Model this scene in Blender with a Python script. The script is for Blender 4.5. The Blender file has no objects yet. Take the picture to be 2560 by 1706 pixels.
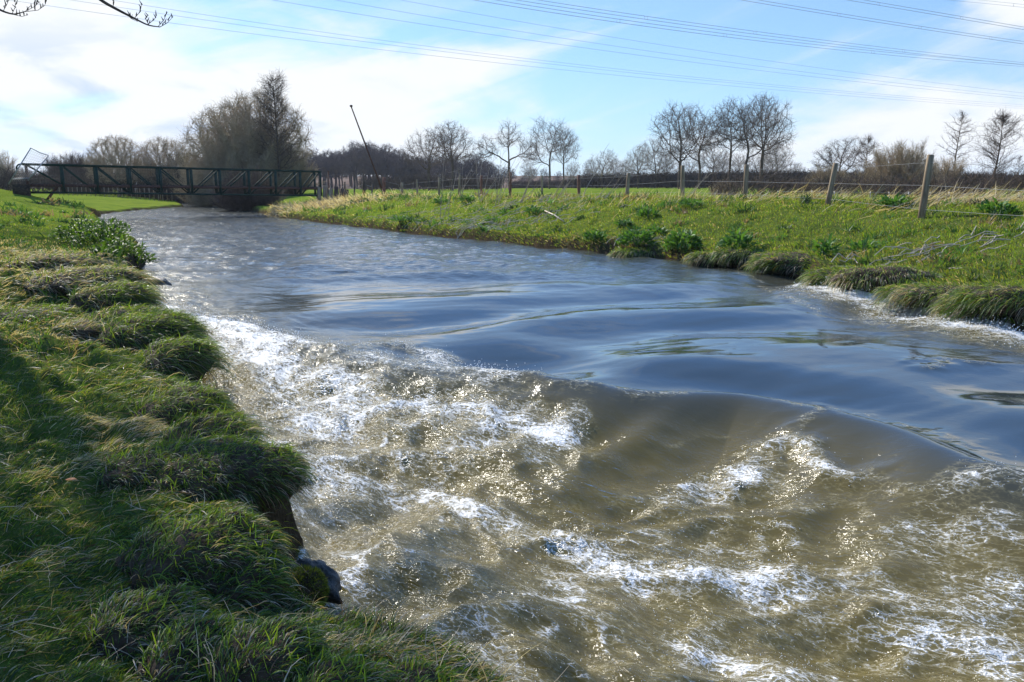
import bpy, math, random
import numpy as np
from mathutils import Vector
C = bpy.context.scene.collection
SC = bpy.context.scene
R = math.radians
rng = np.random.default_rng(7)
random.seed(7)

# ------------------------------------------------------------------ camera
FPX, CX, CY = 2066.0, 1280.0, 853.0
PITCH = R(10.7)
CAMZ = 2.0
cam_d = bpy.data.cameras.new('camera')
cam_d.sensor_width = 36.0
cam_d.lens = FPX/2560*36
cam_d.clip_start = 0.05
cam_d.clip_end = 6000
cam = bpy.data.objects.new('camera', cam_d)
C.objects.link(cam)
cam.location = (0, 0, CAMZ)
cam.rotation_euler = (R(90)-PITCH, 0, 0)
SC.camera = cam
# ------------------------------------------------------------------ exposure
SC.view_settings.view_transform = 'Standard'
SC.view_settings.look = 'None'
SC.view_settings.gamma = 1.0
SC.view_settings.use_curve_mapping = False
SC.view_settings.exposure = 0.75
SC.cycles.max_bounces = 6
SC.cycles.diffuse_bounces = 2
SC.cycles.glossy_bounces = 3
SC.cycles.transmission_bounces = 3
SC.cycles.caustics_reflective = False
SC.cycles.sample_clamp_indirect = 4.0
SC.cycles.sample_clamp_direct = 14.0
# ------------------------------------------------------------------ sun and sky
SUN_AZ, SUN_EL = R(-36), R(36)       # azimuth measured from +Y towards +X
sd = bpy.data.lights.new('sun', 'SUN')
sd.energy = 4.9
sd.angle = R(0.6)
sd.color = (1.0, 0.95, 0.86)
sun = bpy.data.objects.new('sun', sd)
C.objects.link(sun)
SUNV = Vector((math.sin(SUN_AZ)*math.cos(SUN_EL), math.cos(SUN_AZ)*math.cos(SUN_EL), math.sin(SUN_EL)))
sun.rotation_euler = SUNV.to_track_quat('Z', 'Y').to_euler()
sun.location = (-20, 30, 40)


class N:
    """tiny node-tree writer"""
    def __init__(self, tree):
        self.t = tree; tree.nodes.clear()
    def new(self, typ, **kw):
        n = self.t.nodes.new(typ)
        for k, v in kw.items(): setattr(n, k, v)
        return n
    def link(self, a, b): self.t.links.new(a, b)
    def put(self, sock, v):
        if isinstance(v, bpy.types.NodeSocket): self.link(v, sock)
        elif isinstance(v, (tuple, list)) and sock.type == 'RGBA' and len(v) == 3: sock.default_value = (*v, 1)
        else: sock.default_value = v
    def math(self, op, a, b=None, c=None, clamp=False):
        n = self.new('ShaderNodeMath', operation=op, use_clamp=clamp)
        self.put(n.inputs[0], a)
        if b is not None: self.put(n.inputs[1], b)
        if c is not None: self.put(n.inputs[2], c)
        return n.outputs[0]
    def mix(self, f, a, b, blend='MIX'):
        n = self.new('ShaderNodeMix', data_type='RGBA', blend_type=blend)
        self.put(n.inputs[0], f); self.put(n.inputs[6], a); self.put(n.inputs[7], b)
        return n.outputs[2]
    def noise(self, vec, scale, detail=4, rough=.5, dist=0.0):
        n = self.new('ShaderNodeTexNoise')
        if vec is not None: self.link(vec, n.inputs['Vector'])
        n.inputs['Scale'].default_value = scale; n.inputs['Detail'].default_value = detail
        n.inputs['Roughness'].default_value = rough; n.inputs['Distortion'].default_value = dist
        return n.outputs[0]
    def ss(self, x, a, b, lo=0.0, hi=1.0):
        n = self.new('ShaderNodeMapRange', interpolation_type='SMOOTHSTEP')
        self.put(n.inputs[0], x)
        for i, v in ((1, a), (2, b), (3, lo), (4, hi)): n.inputs[i].default_value = v
        return n.outputs[0]
    def comb(self, x, y, z):
        n = self.new('ShaderNodeCombineXYZ')
        self.put(n.inputs[0], x); self.put(n.inputs[1], y); self.put(n.inputs[2], z)
        return n.outputs[0]


world = bpy.data.worlds.new('World'); SC.world = world; world.use_nodes = True
w = N(world.node_tree)
sky = w.new('ShaderNodeTexSky', sky_type='NISHITA')
sky.sun_disc = False
sky.sun_elevation = SUN_EL
sky.sun_rotation = SUN_AZ
sky.air_density = 1.0; sky.dust_density = 0.4; sky.ozone_density = 2.5
tc = w.new('ShaderNodeTexCoord')
sep = w.new('ShaderNodeSeparateXYZ'); w.link(tc.outputs['Generated'], sep.inputs[0])
dx, dy, dz = sep.outputs
az = w.math('ARCTAN2', dx, dy)
el = w.math('ARCSINE', dz)
def blob(a, e, ra, re, tilt=0.0):
    """soft elliptical patch of cloud round azimuth a, elevation e (degrees)"""
    u = w.math('SUBTRACT', az, R(a)); v = w.math('SUBTRACT', el, R(e))
    if tilt:
        c, s = math.cos(R(tilt)), math.sin(R(tilt))
        u, v = (w.math('ADD', w.math('MULTIPLY', u, c), w.math('MULTIPLY', v, s)),
                w.math('SUBTRACT', w.math('MULTIPLY', v, c), w.math('MULTIPLY', u, s)))
    u = w.math('DIVIDE', u, R(ra)); v = w.math('DIVIDE', v, R(re))
    q = w.math('ADD', w.math('MULTIPLY', u, u), w.math('MULTIPLY', v, v))
    return w.math('EXPONENT', w.math('MULTIPLY', q, -1.0))
def addm(*xs):
    r = xs[0]
    for x in xs[1:]: r = w.math('ADD', r, x)
    return r
pv = w.comb(az, w.math('MULTIPLY', el, 1.7), 0.0)
rot = w.new('ShaderNodeVectorRotate', rotation_type='Z_AXIS'); w.link(pv, rot.inputs[0]); rot.inputs['Angle'].default_value = R(-28)
mp = w.new('ShaderNodeMapping'); w.link(rot.outputs[0], mp.inputs[0]); mp.inputs['Scale'].default_value = (0.45, 2.2, 1)
streak = w.noise(mp.outputs[0], 6.0, 6, .55, .6)
mp2 = w.new('ShaderNodeMapping'); w.link(pv, mp2.inputs[0]); mp2.inputs['Scale'].default_value = (1.0, 1.5, 1)
puff = w.noise(mp2.outputs[0], 5.5, 8, .58, .3)
cov = addm(blob(-34, 12, 21, 13), w.math('MULTIPLY', blob(-13, 4, 15, 4), .8), w.math('MULTIPLY', blob(-10, 6.5, 16, 1.8, 14), .55),
           w.math('MULTIPLY', blob(27, 3.2, 13, 3.2), 1.15), w.math('MULTIPLY', blob(32, 11.5, 6, 3.2), 1.1), w.math('MULTIPLY', blob(3, 1, 30, 2.4), .45),
           w.math('MULTIPLY', blob(3, 9, 16, 1.5, 17), .28), w.math('MULTIPLY', blob(60, 22, 24, 9), .6), w.math('MULTIPLY', blob(-60, 35, 35, 14), .7),
           w.math('MULTIPLY', blob(-36, 36, 22, 14), .75), w.math('MULTIPLY', blob(2, 24, 16, 3.5, 8), .45),
           w.math('MULTIPLY', blob(150, 20, 50, 14), .7))
nz = w.math('ADD', w.math('MULTIPLY', w.math('SUBTRACT', puff, .5), 1.9), w.math('MULTIPLY', w.math('SUBTRACT', streak, .5), 1.1))
cl = w.ss(w.math('ADD', cov, nz), .28, 1.05)
wisp = w.math('MULTIPLY', w.ss(streak, .45, .8, 0.0, .45), w.ss(el, R(13), R(22), 1.0, .3))
cl = w.math('MAXIMUM', cl, wisp)
thick = w.noise(mp2.outputs[0], 9.0, 6, .55, .4)
shade = w.math('MULTIPLY', w.ss(thick, .48, .68), w.math('ADD', blob(-28, 4.0, 16, 4.6), w.math('MULTIPLY', blob(30, 3, 14, 5), .35)), clamp=True)
ccol = w.mix(shade, (6.9, 7.1, 7.3), (3.8, 4.9, 6.9))
skc = w.mix(1.0, sky.outputs[0], (0.60, 0.86, 1.18), 'MULTIPLY')
skc = w.mix(w.ss(el, R(9), R(20), .30, .85), skc, w.mix(w.ss(el, R(10), R(24)), (3.6, 5.2, 7.4), (1.25, 3.3, 8.0)))
# pale band low down, deeper blue higher up
skc = w.mix(w.ss(el, R(-2), R(11), .55, 0.0), skc, (4.3, 6.0, 7.5))
wc = w.mix(cl, skc, ccol)
bg = w.new('ShaderNodeBackground'); w.link(wc, bg.inputs[0]); bg.inputs[1].default_value = 0.085
wo = w.new('ShaderNodeOutputWorld'); w.link(bg.outputs[0], wo.inputs[0])

# ------------------------------------------------------------------ helpers
def ray(px, py):
    a = (px-CX)/FPX; b = (CY-py)/FPX
    return np.array([a, math.cos(PITCH)+b*math.sin(PITCH), -math.sin(PITCH)+b*math.cos(PITCH)])
def hit(px, py, z):
    d = ray(px, py); t = (z-CAMZ)/d[2]
    return (d[0]*t, d[1]*t)
def at(px, py, y):
    """point of the line of sight at ground distance y"""
    d = ray(px, py); t = y/d[1]
    return np.array([d[0]*t, y, CAMZ+d[2]*t])

def tag(o, label=None, cat=None, group=None, kind=None):
    if label: o['label'] = label
    if cat: o['category'] = cat
    if group: o['group'] = group
    if kind: o['kind'] = kind
    return o
def empty(name, loc=(0, 0, 0), rz=0, sc=1.0):
    o = bpy.data.objects.new(name, None); C.objects.link(o)
    o.location = loc; o.rotation_euler = (0, 0, rz); o.scale = (sc, sc, sc); o.empty_display_size = .2
    return o
def mesh_np(name, V, F, mat, parent=None, col=None, smooth=False, attrs=None):
    V = np.asarray(V, dtype=np.float32); F = np.asarray(F, dtype=np.int32)
    me = bpy.data.meshes.new(name)
    me.vertices.add(len(V)); me.vertices.foreach_set('co', V.ravel())
    k = F.shape[1]
    me.loops.add(F.size); me.loops.foreach_set('vertex_index', F.ravel())
    me.polygons.add(len(F))
    me.polygons.foreach_set('loop_start', np.arange(len(F), dtype=np.int32)*k)
    me.polygons.foreach_set('loop_total', np.full(len(F), k, dtype=np.int32))
    if smooth: me.polygons.foreach_set('use_smooth', np.ones(len(F), dtype=bool))
    if col is not None:
        a = me.attributes.new('Col', 'FLOAT_COLOR', 'POINT')
        c4 = np.ones((len(V), 4), dtype=np.float32); c4[:, :3] = col
        a.data.foreach_set('color', c4.ravel())
    for kk, vv in (attrs or {}).items():
        a = me.attributes.new(kk, 'FLOAT', 'POINT'); a.data.foreach_set('value', np.asarray(vv, dtype=np.float32))
    me.update(calc_edges=True)
    me.materials.append(mat)
    o = bpy.data.objects.new(name, me); C.objects.link(o)
    if parent is not None: o.parent = parent
    return o

def segs_mesh(P0, P1, r0, r1, n):
    """a frustum for every segment"""
    P0 = np.asarray(P0, float).reshape(-1, 3); P1 = np.asarray(P1, float).reshape(-1, 3)
    r0 = np.asarray(r0, float).reshape(-1, 1); r1 = np.asarray(r1, float).reshape(-1, 1)
    D = P1-P0; D /= np.linalg.norm(D, axis=1, keepdims=True)+1e-9
    up = np.where(np.abs(D[:, 2:3]) > .9, np.array([[1., 0, 0]]), np.array([[0, 0, 1.]]))
    A = np.cross(D, up); A /= np.linalg.norm(A, axis=1, keepdims=True)+1e-9
    B = np.cross(D, A)
    M = len(P0); V = np.zeros((M, 2*n, 3))
    for k in range(n):
        c, s = math.cos(2*math.pi*k/n), math.sin(2*math.pi*k/n)
        o = A*c+B*s
        V[:, k] = P0+o*r0; V[:, n+k] = P1+o*r1
    base = (np.arange(M)*2*n)[:, None]
    Fs = []
    for k in range(n):
        k2 = (k+1) % n
        Fs.append(np.hstack([base+k, base+k2, base+n+k2, base+n+k]))
    return V.reshape(-1, 3), np.vstack(Fs)
class Geo:
    """collects pieces for ONE mesh"""
    def __init__(self): self.V = []; self.F = []; self.n = 0; self.c = []
    def add(self, V, F, col=None):
        V = np.asarray(V, float); self.V.append(V); self.F.append(np.asarray(F)+self.n); self.n += len(V)
        if col is not None: self.c.append(np.broadcast_to(np.asarray(col, float), (len(V), 3)))
        return self
    def box(self, c, s, rot=None):
        x, y, z = [v/2 for v in s]
        V = np.array([(-x,-y,-z),(x,-y,-z),(x,y,-z),(-x,y,-z),(-x,-y,z),(x,-y,z),(x,y,z),(-x,y,z)], float)
        if rot is not None: V = V@np.asarray(rot).T
        return self.add(V+np.array(c), [(0,3,2,1),(4,5,6,7),(0,1,5,4),(1,2,6,5),(2,3,7,6),(3,0,4,7)])
    def beam(self, a, b, w_, h_):
        """rectangular bar from a to b"""
        a = np.array(a, float); b = np.array(b, float); d = b-a; L = np.linalg.norm(d); d /= L
        up = np.array([0, 0, 1.]) if abs(d[2]) < .95 else np.array([0, 1., 0])
        s = np.cross(d, up); s /= np.linalg.norm(s); u = np.cross(s, d)
        return self.box((a+b)/2, (L, w_, h_), np.stack([d, s, u], axis=1))
    def tube(self, pts, rad, n=6, cap=True):
        pts = np.asarray(pts, float); K = len(pts)
        rad = np.full(K, rad) if np.isscalar(rad) else np.asarray(rad, float)
        T = np.gradient(pts, axis=0); T /= np.linalg.norm(T, axis=1, keepdims=True)+1e-9
        up = np.array([0, 0, 1.]) if abs(T[:, 2]).mean() < .8 else np.array([0, 1., 0])
        A = np.cross(T, up); A /= np.linalg.norm(A, axis=1, keepdims=True)+1e-9; B = np.cross(T, A)
        V = np.concatenate([pts[:, None]+rad[:, None, None]*(A[:, None]*math.cos(0)*np.cos(2*np.pi*np.arange(n)/n)[None, :, None] +
            B[:, None]*np.sin(2*np.pi*np.arange(n)/n)[None, :, None])]).reshape(-1, 3)
        F = [(i*n+k, i*n+(k+1) % n, (i+1)*n+(k+1) % n, (i+1)*n+k) for i in range(K-1) for k in range(n)]
        if cap:
            V = np.vstack([V, pts[0], pts[-1]]); c0, c1 = K*n, K*n+1
            for k in range(0, n, 2):
                F.append((c0, (k+2) % n, (k+1) % n, k)); F.append((c1, (K-1)*n+k, (K-1)*n+(k+1) % n, (K-1)*n+(k+2) % n))
        return self.add(V, F)
    def build(self, name, mat, parent=None, smooth=False):
        col = np.vstack(self.c) if self.c else None
        return mesh_np(name, np.vstack(self.V), np.vstack(self.F), mat, parent, col, smooth)

# ---- numpy noise
def _h(ix, iy, seed):
    n = (ix*374761393+iy*668265263+seed*1442695041) & 0xffffffff
    n = ((n ^ (n >> 13))*1274126177) & 0xffffffff
    return (n ^ (n >> 16)) & 0xffffffff
def perlin(x, y, seed=0):
    x = np.asarray(x, float); y = np.asarray(y, float)
    ix = np.floor(x).astype(np.int64); iy = np.floor(y).astype(np.int64)
    fx = x-ix; fy = y-iy
    u = fx*fx*fx*(fx*(fx*6-15)+10); v = fy*fy*fy*(fy*(fy*6-15)+10)
    def g(i, j):
        a = _h(ix+i, iy+j, seed)*(2*np.pi/4294967296.0)
        return np.cos(a)*(fx-i)+np.sin(a)*(fy-j)
    return ((g(0,0)*(1-u)+g(1,0)*u)*(1-v)+(g(0,1)*(1-u)+g(1,1)*u)*v)*1.5
def fbm(x, y, octv=4, seed=0, gain=.5):
    s = 0; a = 1.0
    for k in range(octv):
        s = s+a*perlin(x*2**k+k*17.3, y*2**k-k*9.1, seed+k); a *= gain
    return s
def sst(x, a, b):
    t = np.clip((x-a)/(b-a), 0, 1); return t*t*(3-2*t)
def poly_dist(x, y, pts):
    """distance to a polyline, arc length of the nearest point"""
    x = np.asarray(x, float); best = np.full(x.shape, 1e9); arc = np.zeros(x.shape); s0 = 0
    sgn = np.zeros(x.shape)
    for (ax, ay), (bx, by) in zip(pts[:-1], pts[1:]):
        ex, ey = bx-ax, by-ay; L = math.hypot(ex, ey)
        t = np.clip(((x-ax)*ex+(y-ay)*ey)/(L*L), 0, 1)
        qx, qy = x-(ax+t*ex), y-(ay+t*ey); d = np.hypot(qx, qy)
        m = d < best
        best = np.where(m, d, best); arc = np.where(m, s0+t*L, arc)
        sgn = np.where(m, np.sign(ex*(y-ay)-ey*(x-ax)), sgn)
        s0 += L
    return best, arc, sgn
def in_poly(x, y, pts):
    c = np.zeros(np.shape(x), bool); n = len(pts)
    for i in range(n):
        x1, y1 = pts[i]; x2, y2 = pts[(i+1) % n]
        if y1 == y2: continue
        c ^= ((y1 > y) != (y2 > y)) & (x < (x2-x1)*(y-y1)/(y2-y1)+x1)
    return c
def smooth_line(pts, it=2):
    p = np.array(pts, float)
    for _ in range(it):
        q = [p[0]]
        for a, b in zip(p[:-1], p[1:]): q += [a*.75+b*.25, a*.25+b*.75]
        q.append(p[-1]); p = np.array(q)
    return [tuple(v) for v in p]

# ------------------------------------------------------------------ the river
def pix(lst): return [hit(a, b, z) for a, b, z in lst]
LEFT = [(-62, 150), (-42, 105)] + pix([(462, 517, 0), (359, 525, 0), (261, 535, 0), (236, 549, 0), (275, 590, 0), (335, 622, 0), (372, 655, 0),
        (318, 675, .25), (342, 705, .25), (345, 750, .25), (392, 790, .22), (470, 830, .2), (485, 900, .15), (500, 955, .12), (580, 1025, .1), (600, 1110, .05), (690, 1165, .05),
        (752, 1215, .0), (715, 1290, -.05), (690, 1385, -.12), (685, 1490, -.15), (760, 1590, -.12), (1000, 1665, -.1), (1150, 1700, -.1)]) + [(.55, 2.6), (1.6, 2.1), (3.2, 1.0), (6, -2.5), (12, -14), (20, -34)]
RIGHT = [(-53, 152), (-33, 105)] + pix([(588, 520, 0), (640, 531, 0), (707, 545, 0), (820, 558, 0), (936, 573, 0), (1060, 588, 0), (1197, 601, 0), (1350, 618, 0), (1523, 634, 0), (1640, 645, 0), (1741, 656, 0), (1860, 668, 0),
        (1958, 684, 0), (2040, 712, 0), (2090, 722, 0), (2160, 750, 0), (2210, 748, 0), (2285, 770, 0), (2370, 786, 0), (2450, 810, 0), (2560, 838, 0)]) + [(8.6, 8.9), (12, 5), (18, -6), (27, -30)]
RIVER = LEFT+RIGHT[::-1]
CREST = smooth_line([(-9, 11.5)]+pix([(440, 808, -.05), (560, 842, 0), (700, 868, 0), (830, 892, 0), (980, 925, 0), (1130, 945, 0), (1300, 972, 0), (1420, 998, 0), (1560, 1020, 0), (1700, 1018, 0), (1840, 1012, .02), (1930, 1030, .02),
        (2050, 1068, 0), (2130, 1082, .03), (2240, 1130, 0), (2330, 1180, 0), (2440, 1235, 0), (2560, 1265, 0)])+[(6, 4.4), (10, 1), (20, -8)], 3)
def wlevel(x, y):
    """mean water level: upstream 0, lower on the near side of the main crest"""
    d, arc, s = poly_dist(x, y, CREST)
    dc = np.where(s < 0, d, -d)
    return -.42*sst(dc, -.05, 1.9)

def H(x, y):
    """ground height"""
    x = np.asarray(x, float); y = np.asarray(y, float)
    dl, al, _ = poly_dist(x, y, LEFT); dr, ar, _ = poly_dist(x, y, RIGHT)
    ins = in_poly(x, y, RIVER); wl = wlevel(x, y)
    left = dl < dr
    r = np.hypot(x, y)
    n1 = fbm(x*.35, y*.35, 3, 11); n2 = fbm(x*1.3, y*1.3, 3, 21); n3 = fbm(x*4.1, y*4.1, 2, 31)
    dl2 = np.maximum(dl+.22*perlin(x*1.1, y*1.1, 5)*sst(dl, 0, .5), 0)
    steep = .05+.10*np.clip(perlin(x*.9, y*.9, 8)+.2, 0, 1)
    zl = wl+.05+(.36+.10*sst(-wl, .1, .4))*sst(dl2, 0.0, steep+.08)+1.12*(1-np.exp(-dl2/7.0))+.08*np.exp(-((dl2-.5)/.35)**2)
    rough = np.exp(-((dl-1.6)/2.2)**2)*np.exp(-np.maximum(r-14, 0)/8)
    zl = zl+n1*.06+rough*(.17*np.abs(n2)+.05*n3)-.07*rough
    zl = zl+.85*np.exp(-(((x+31.5)/5)**2+((y-48.5)/3.2)**2))-.35*sst(y, 52, 60)*sst(-x, 10, 25)
    top = 1.45-.22*sst(-x+0, -6, 6)-.15*sst(-x, 4, 12)
    zr = wl+.03+.30*sst(dr, 0, .28)+(top-.3)*sst(dr, .1, 6.8)
    zr = zr+n1*.07*sst(dr, .3, 2)+(.16*np.abs(n2)+.05*n3-.05)*np.exp(-((dr-.9)/1.8)**2)+.03*n2*np.exp(-((dr-3)/4.5)**2)
    zr = zr-.15*sst(dr, 8, 16)
    z = np.where(left, zl, zr)
    z = z+6.5*sst(y-.12*x, 235, 560)+.6*fbm(x*.01, y*.01, 2, 3)*sst(y, 260, 500)
    dmin = np.minimum(dl, dr)
    bed = wl-.12-.6*sst(dmin, 0, 1.0)
    return np.where(ins, bed, z)
def ground(px, py, y0=2, y1=120):
    """where the line of sight through a pixel meets the ground"""
    ys = np.geomspace(y0, y1, 900); d = ray(px, py); t = ys/d[1]
    X = d[0]*t; Z = CAMZ+d[2]*t; g = H(X, ys)
    k = np.argmax(Z < g) if (Z < g).any() else len(ys)-1
    return np.array([X[k], ys[k], g[k]])
def on(x, y): return np.array([x, y, float(H(np.array([x]), np.array([y]))[0])])

# ------------------------------------------------------------------ materials
def mat(name):
    m = bpy.data.materials.new(name); m.use_nodes = True
    return m, N(m.node_tree)
def finish(n, sh):
    o = n.new('ShaderNodeOutputMaterial'); n.link(sh, o.inputs[0])
def principled(n, col, rough=.8, spec=.3, metal=0.0, bump=None):
    p = n.new('ShaderNodeBsdfPrincipled')
    n.put(p.inputs['Base Color'], col); n.put(p.inputs['Roughness'], rough)
    n.put(p.inputs['Specular IOR Level'], spec); n.put(p.inputs['Metallic'], metal)
    if bump is not None: n.link(bump, p.inputs['Normal'])
    return p
def bumpn(n, h, strength=.5, dist=.02):
    b = n.new('ShaderNodeBump'); b.inputs['Strength'].default_value = strength; b.inputs['Distance'].default_value = dist
    n.link(h, b.inputs['Height']); return b.outputs[0]
def simple(name, c1, c2, scale=8.0, rough=.8, spec=.3, bump=.4, bd=.01, stretch=(1, 1, 1), metal=0.0):
    m, n = mat(name)
    t = n.new('ShaderNodeTexCoord'); mp = n.new('ShaderNodeMapping'); n.link(t.outputs['Object'], mp.inputs[0]); mp.inputs['Scale'].default_value = stretch
    f = n.noise(mp.outputs[0], scale, 6, .6)
    c = n.mix(n.ss(f, .35, .65), c1, c2)
    p = principled(n, c, rough, spec, metal, bumpn(n, n.noise(mp.outputs[0], scale*2.5, 5, .6), bump, bd))
    finish(n, p.outputs[0]); return m
def leafmat(name, trans=.42, rough=.55, spec=.25):
    m, n = mat(name)
    a = n.new('ShaderNodeAttribute'); a.attribute_name = 'Col'
    p = principled(n, a.outputs['Color'], rough, spec)
    t = n.new('ShaderNodeBsdfTranslucent')
    n.link(n.mix(1.0, a.outputs['Color'], (1.25, 1.2, .55), 'MULTIPLY'), t.inputs[0])
    mx = n.new('ShaderNodeMixShader'); mx.inputs[0].default_value = trans
    n.link(p.outputs[0], mx.inputs[1]); n.link(t.outputs[0], mx.inputs[2]); finish(n, mx.outputs[0]); return m
M_leaf = leafmat('grass_blades')
M_wetgrass = leafmat('wet_long_grass', .42, .5, .3)
M_bark = simple('bark', (.055, .038, .028), (.125, .088, .062), 5, .9, .15, .6, .05, (1, 1, .3))
M_twig = simple('twig_bark', (.070, .048, .036), (.125, .085, .065), 2, .85, .2, .0)
M_willow = simple('willow_twigs', (.29, .22, .13), (.42, .32, .20), 2, .85, .2, .0)
M_paletwig = simple('pale_twigs', (.20, .165, .13), (.30, .25, .20), 2, .85, .2, .0)
M_darkwood = simple('dark_wood_mass', (.055, .045, .05), (.10, .075, .07), .3, .95, .1, .0)
M_hedge = simple('hedge_twigs', (.055, .042, .035), (.10, .074, .055), 1.0, .95, .1, .0)
M_post = simple('weathered_post', (.17, .12, .075), (.31, .235, .15), 14, .85, .2, .6, .01, (1, 1, .12))
M_rustpost = simple('rusty_post', (.13, .055, .035), (.20, .10, .07), 16, .85, .2, .4, .006, (1, 1, .3))
M_wire = simple('galvanised_wire', (.20, .20, .20), (.28, .28, .27), 20, .7, .3, .0)
M_cable = simple('overhead_cable', (.36, .40, .46), (.42, .46, .52), 20, .6, .4, .0)
M_green = simple('dark_green_paint', (.008, .022, .015), (.014, .038, .025), 9, .7, .25, .3, .004)
M_rust = simple('rusted_steel', (.06, .028, .02), (.11, .05, .03), 11, .8, .3, .5, .005)
M_deck = simple('deck_planks', (.06, .045, .035), (.11, .085, .065), 6, .85, .2, .4, .01)
M_galv = simple('grey_steel_tube', (.22, .23, .24), (.34, .34, .35), 12, .5, .5, .1, .003, metal=.4)
M_concrete = simple('abutment_concrete', (.22, .21, .19), (.36, .34, .30), 5, .9, .2, .5, .02)
M_stone = simple('wet_dark_stone', (.03, .028, .026), (.09, .085, .075), 9, .42, .4, 1.0, .05)
M_soil = simple('bank_soil', (.028, .020, .013), (.065, .045, .028), 9, .95, .15, .8, .03)
M_stick = simple('bleached_stick', (.34, .28, .21), (.50, .43, .34), 9, .8, .2, .3, .004)
M_moss = leafmat('moss', .25, .8, .1)

# ground: soil, turf, ploughed field
def ground_material():
    m, n = mat('ground')
    g = n.new('ShaderNodeNewGeometry'); P = g.outputs['Position']
    a = n.new('ShaderNodeAttribute'); a.attribute_name = 'turf'
    b = n.new('ShaderNodeAttribute'); b.attribute_name = 'plough'
    d = n.new('ShaderNodeAttribute'); d.attribute_name = 'far'
    f1 = n.noise(P, .9, 5, .6); f2 = n.noise(P, 7.0, 5, .65); f3 = n.noise(P, 38.0, 4, .7)
    grass = n.mix(n.ss(f2, .3, .7), (.030, .050, .010), (.075, .105, .020))
    grass = n.mix(n.ss(f3, .45, .75), grass, (.11, .10, .045))
    farg = n.mix(n.ss(n.noise(P, .05, 4, .6), .35, .65), (.115, .165, .018), (.160, .200, .026))
    farg = n.mix(n.ss(f1, .35, .7, 0, .7), farg, (.07, .12, .018)); farg = n.mix(n.ss(f2, .5, .75, 0, .6), farg, (.17, .17, .05))
    soil = n.mix(n.ss(f3, .3, .7), (.030, .022, .013), (.075, .055, .032))
    c = n.mix(a.outputs['Fac'], soil, grass)
    c = n.mix(d.outputs['Fac'], c, farg)
    pl = n.mix(n.ss(n.noise(P, .08, 6, .7), .35, .65), (.125, .088, .068), (.17, .125, .098))
    c = n.mix(b.outputs['Fac'], c, pl)
    p = principled(n, c, 1.0, .0, 0, bumpn(n, n.math('ADD', f2, n.math('MULTIPLY', f3, .5)), .8, .04))
    finish(n, p.outputs[0]); return m

def polar(angs, rads):
    A, Rr = np.meshgrid(angs, rads)
    x = (np.sin(A)*Rr).ravel(); y = (np.cos(A)*Rr).ravel()
    na, nr = len(angs), len(rads)
    i = np.arange(nr-1)[:, None]*na+np.arange(na-1)[None, :]
    F = np.stack([i, i+1, i+na+1, i+na], -1).reshape(-1, 4)
    return x, y, F

angs = np.concatenate([np.radians(np.arange(-180, -42, 2.0)), np.radians(np.arange(-42, 42, .16)), np.radians(np.arange(42, 181, 2.0))])
rads = np.concatenate([[.02, .5, 1.0], np.geomspace(1.4, 90, 620), np.geomspace(92, 2600, 90)])
gx, gy, gF = polar(angs, rads)
gz = H(gx, gy)
dl, _, _ = poly_dist(gx, gy, LEFT); dr, _, _ = poly_dist(gx, gy, RIGHT)
dm = np.minimum(dl, dr)
turf = sst(dm+.15*perlin(gx*3, gy*3, 44), .12, .45)*(1-in_poly(gx, gy, RIVER))
far = sst(np.hypot(gx, gy), 20, 45)*turf
e = gy-.12*gx
plough = sst(e, 212, 216)
ground_o = mesh_np('ground', np.stack([gx, gy, gz], 1), gF, ground_material(), smooth=True, attrs={'turf': turf, 'far': far, 'plough': plough})
tag(ground_o, kind='structure')

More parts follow.
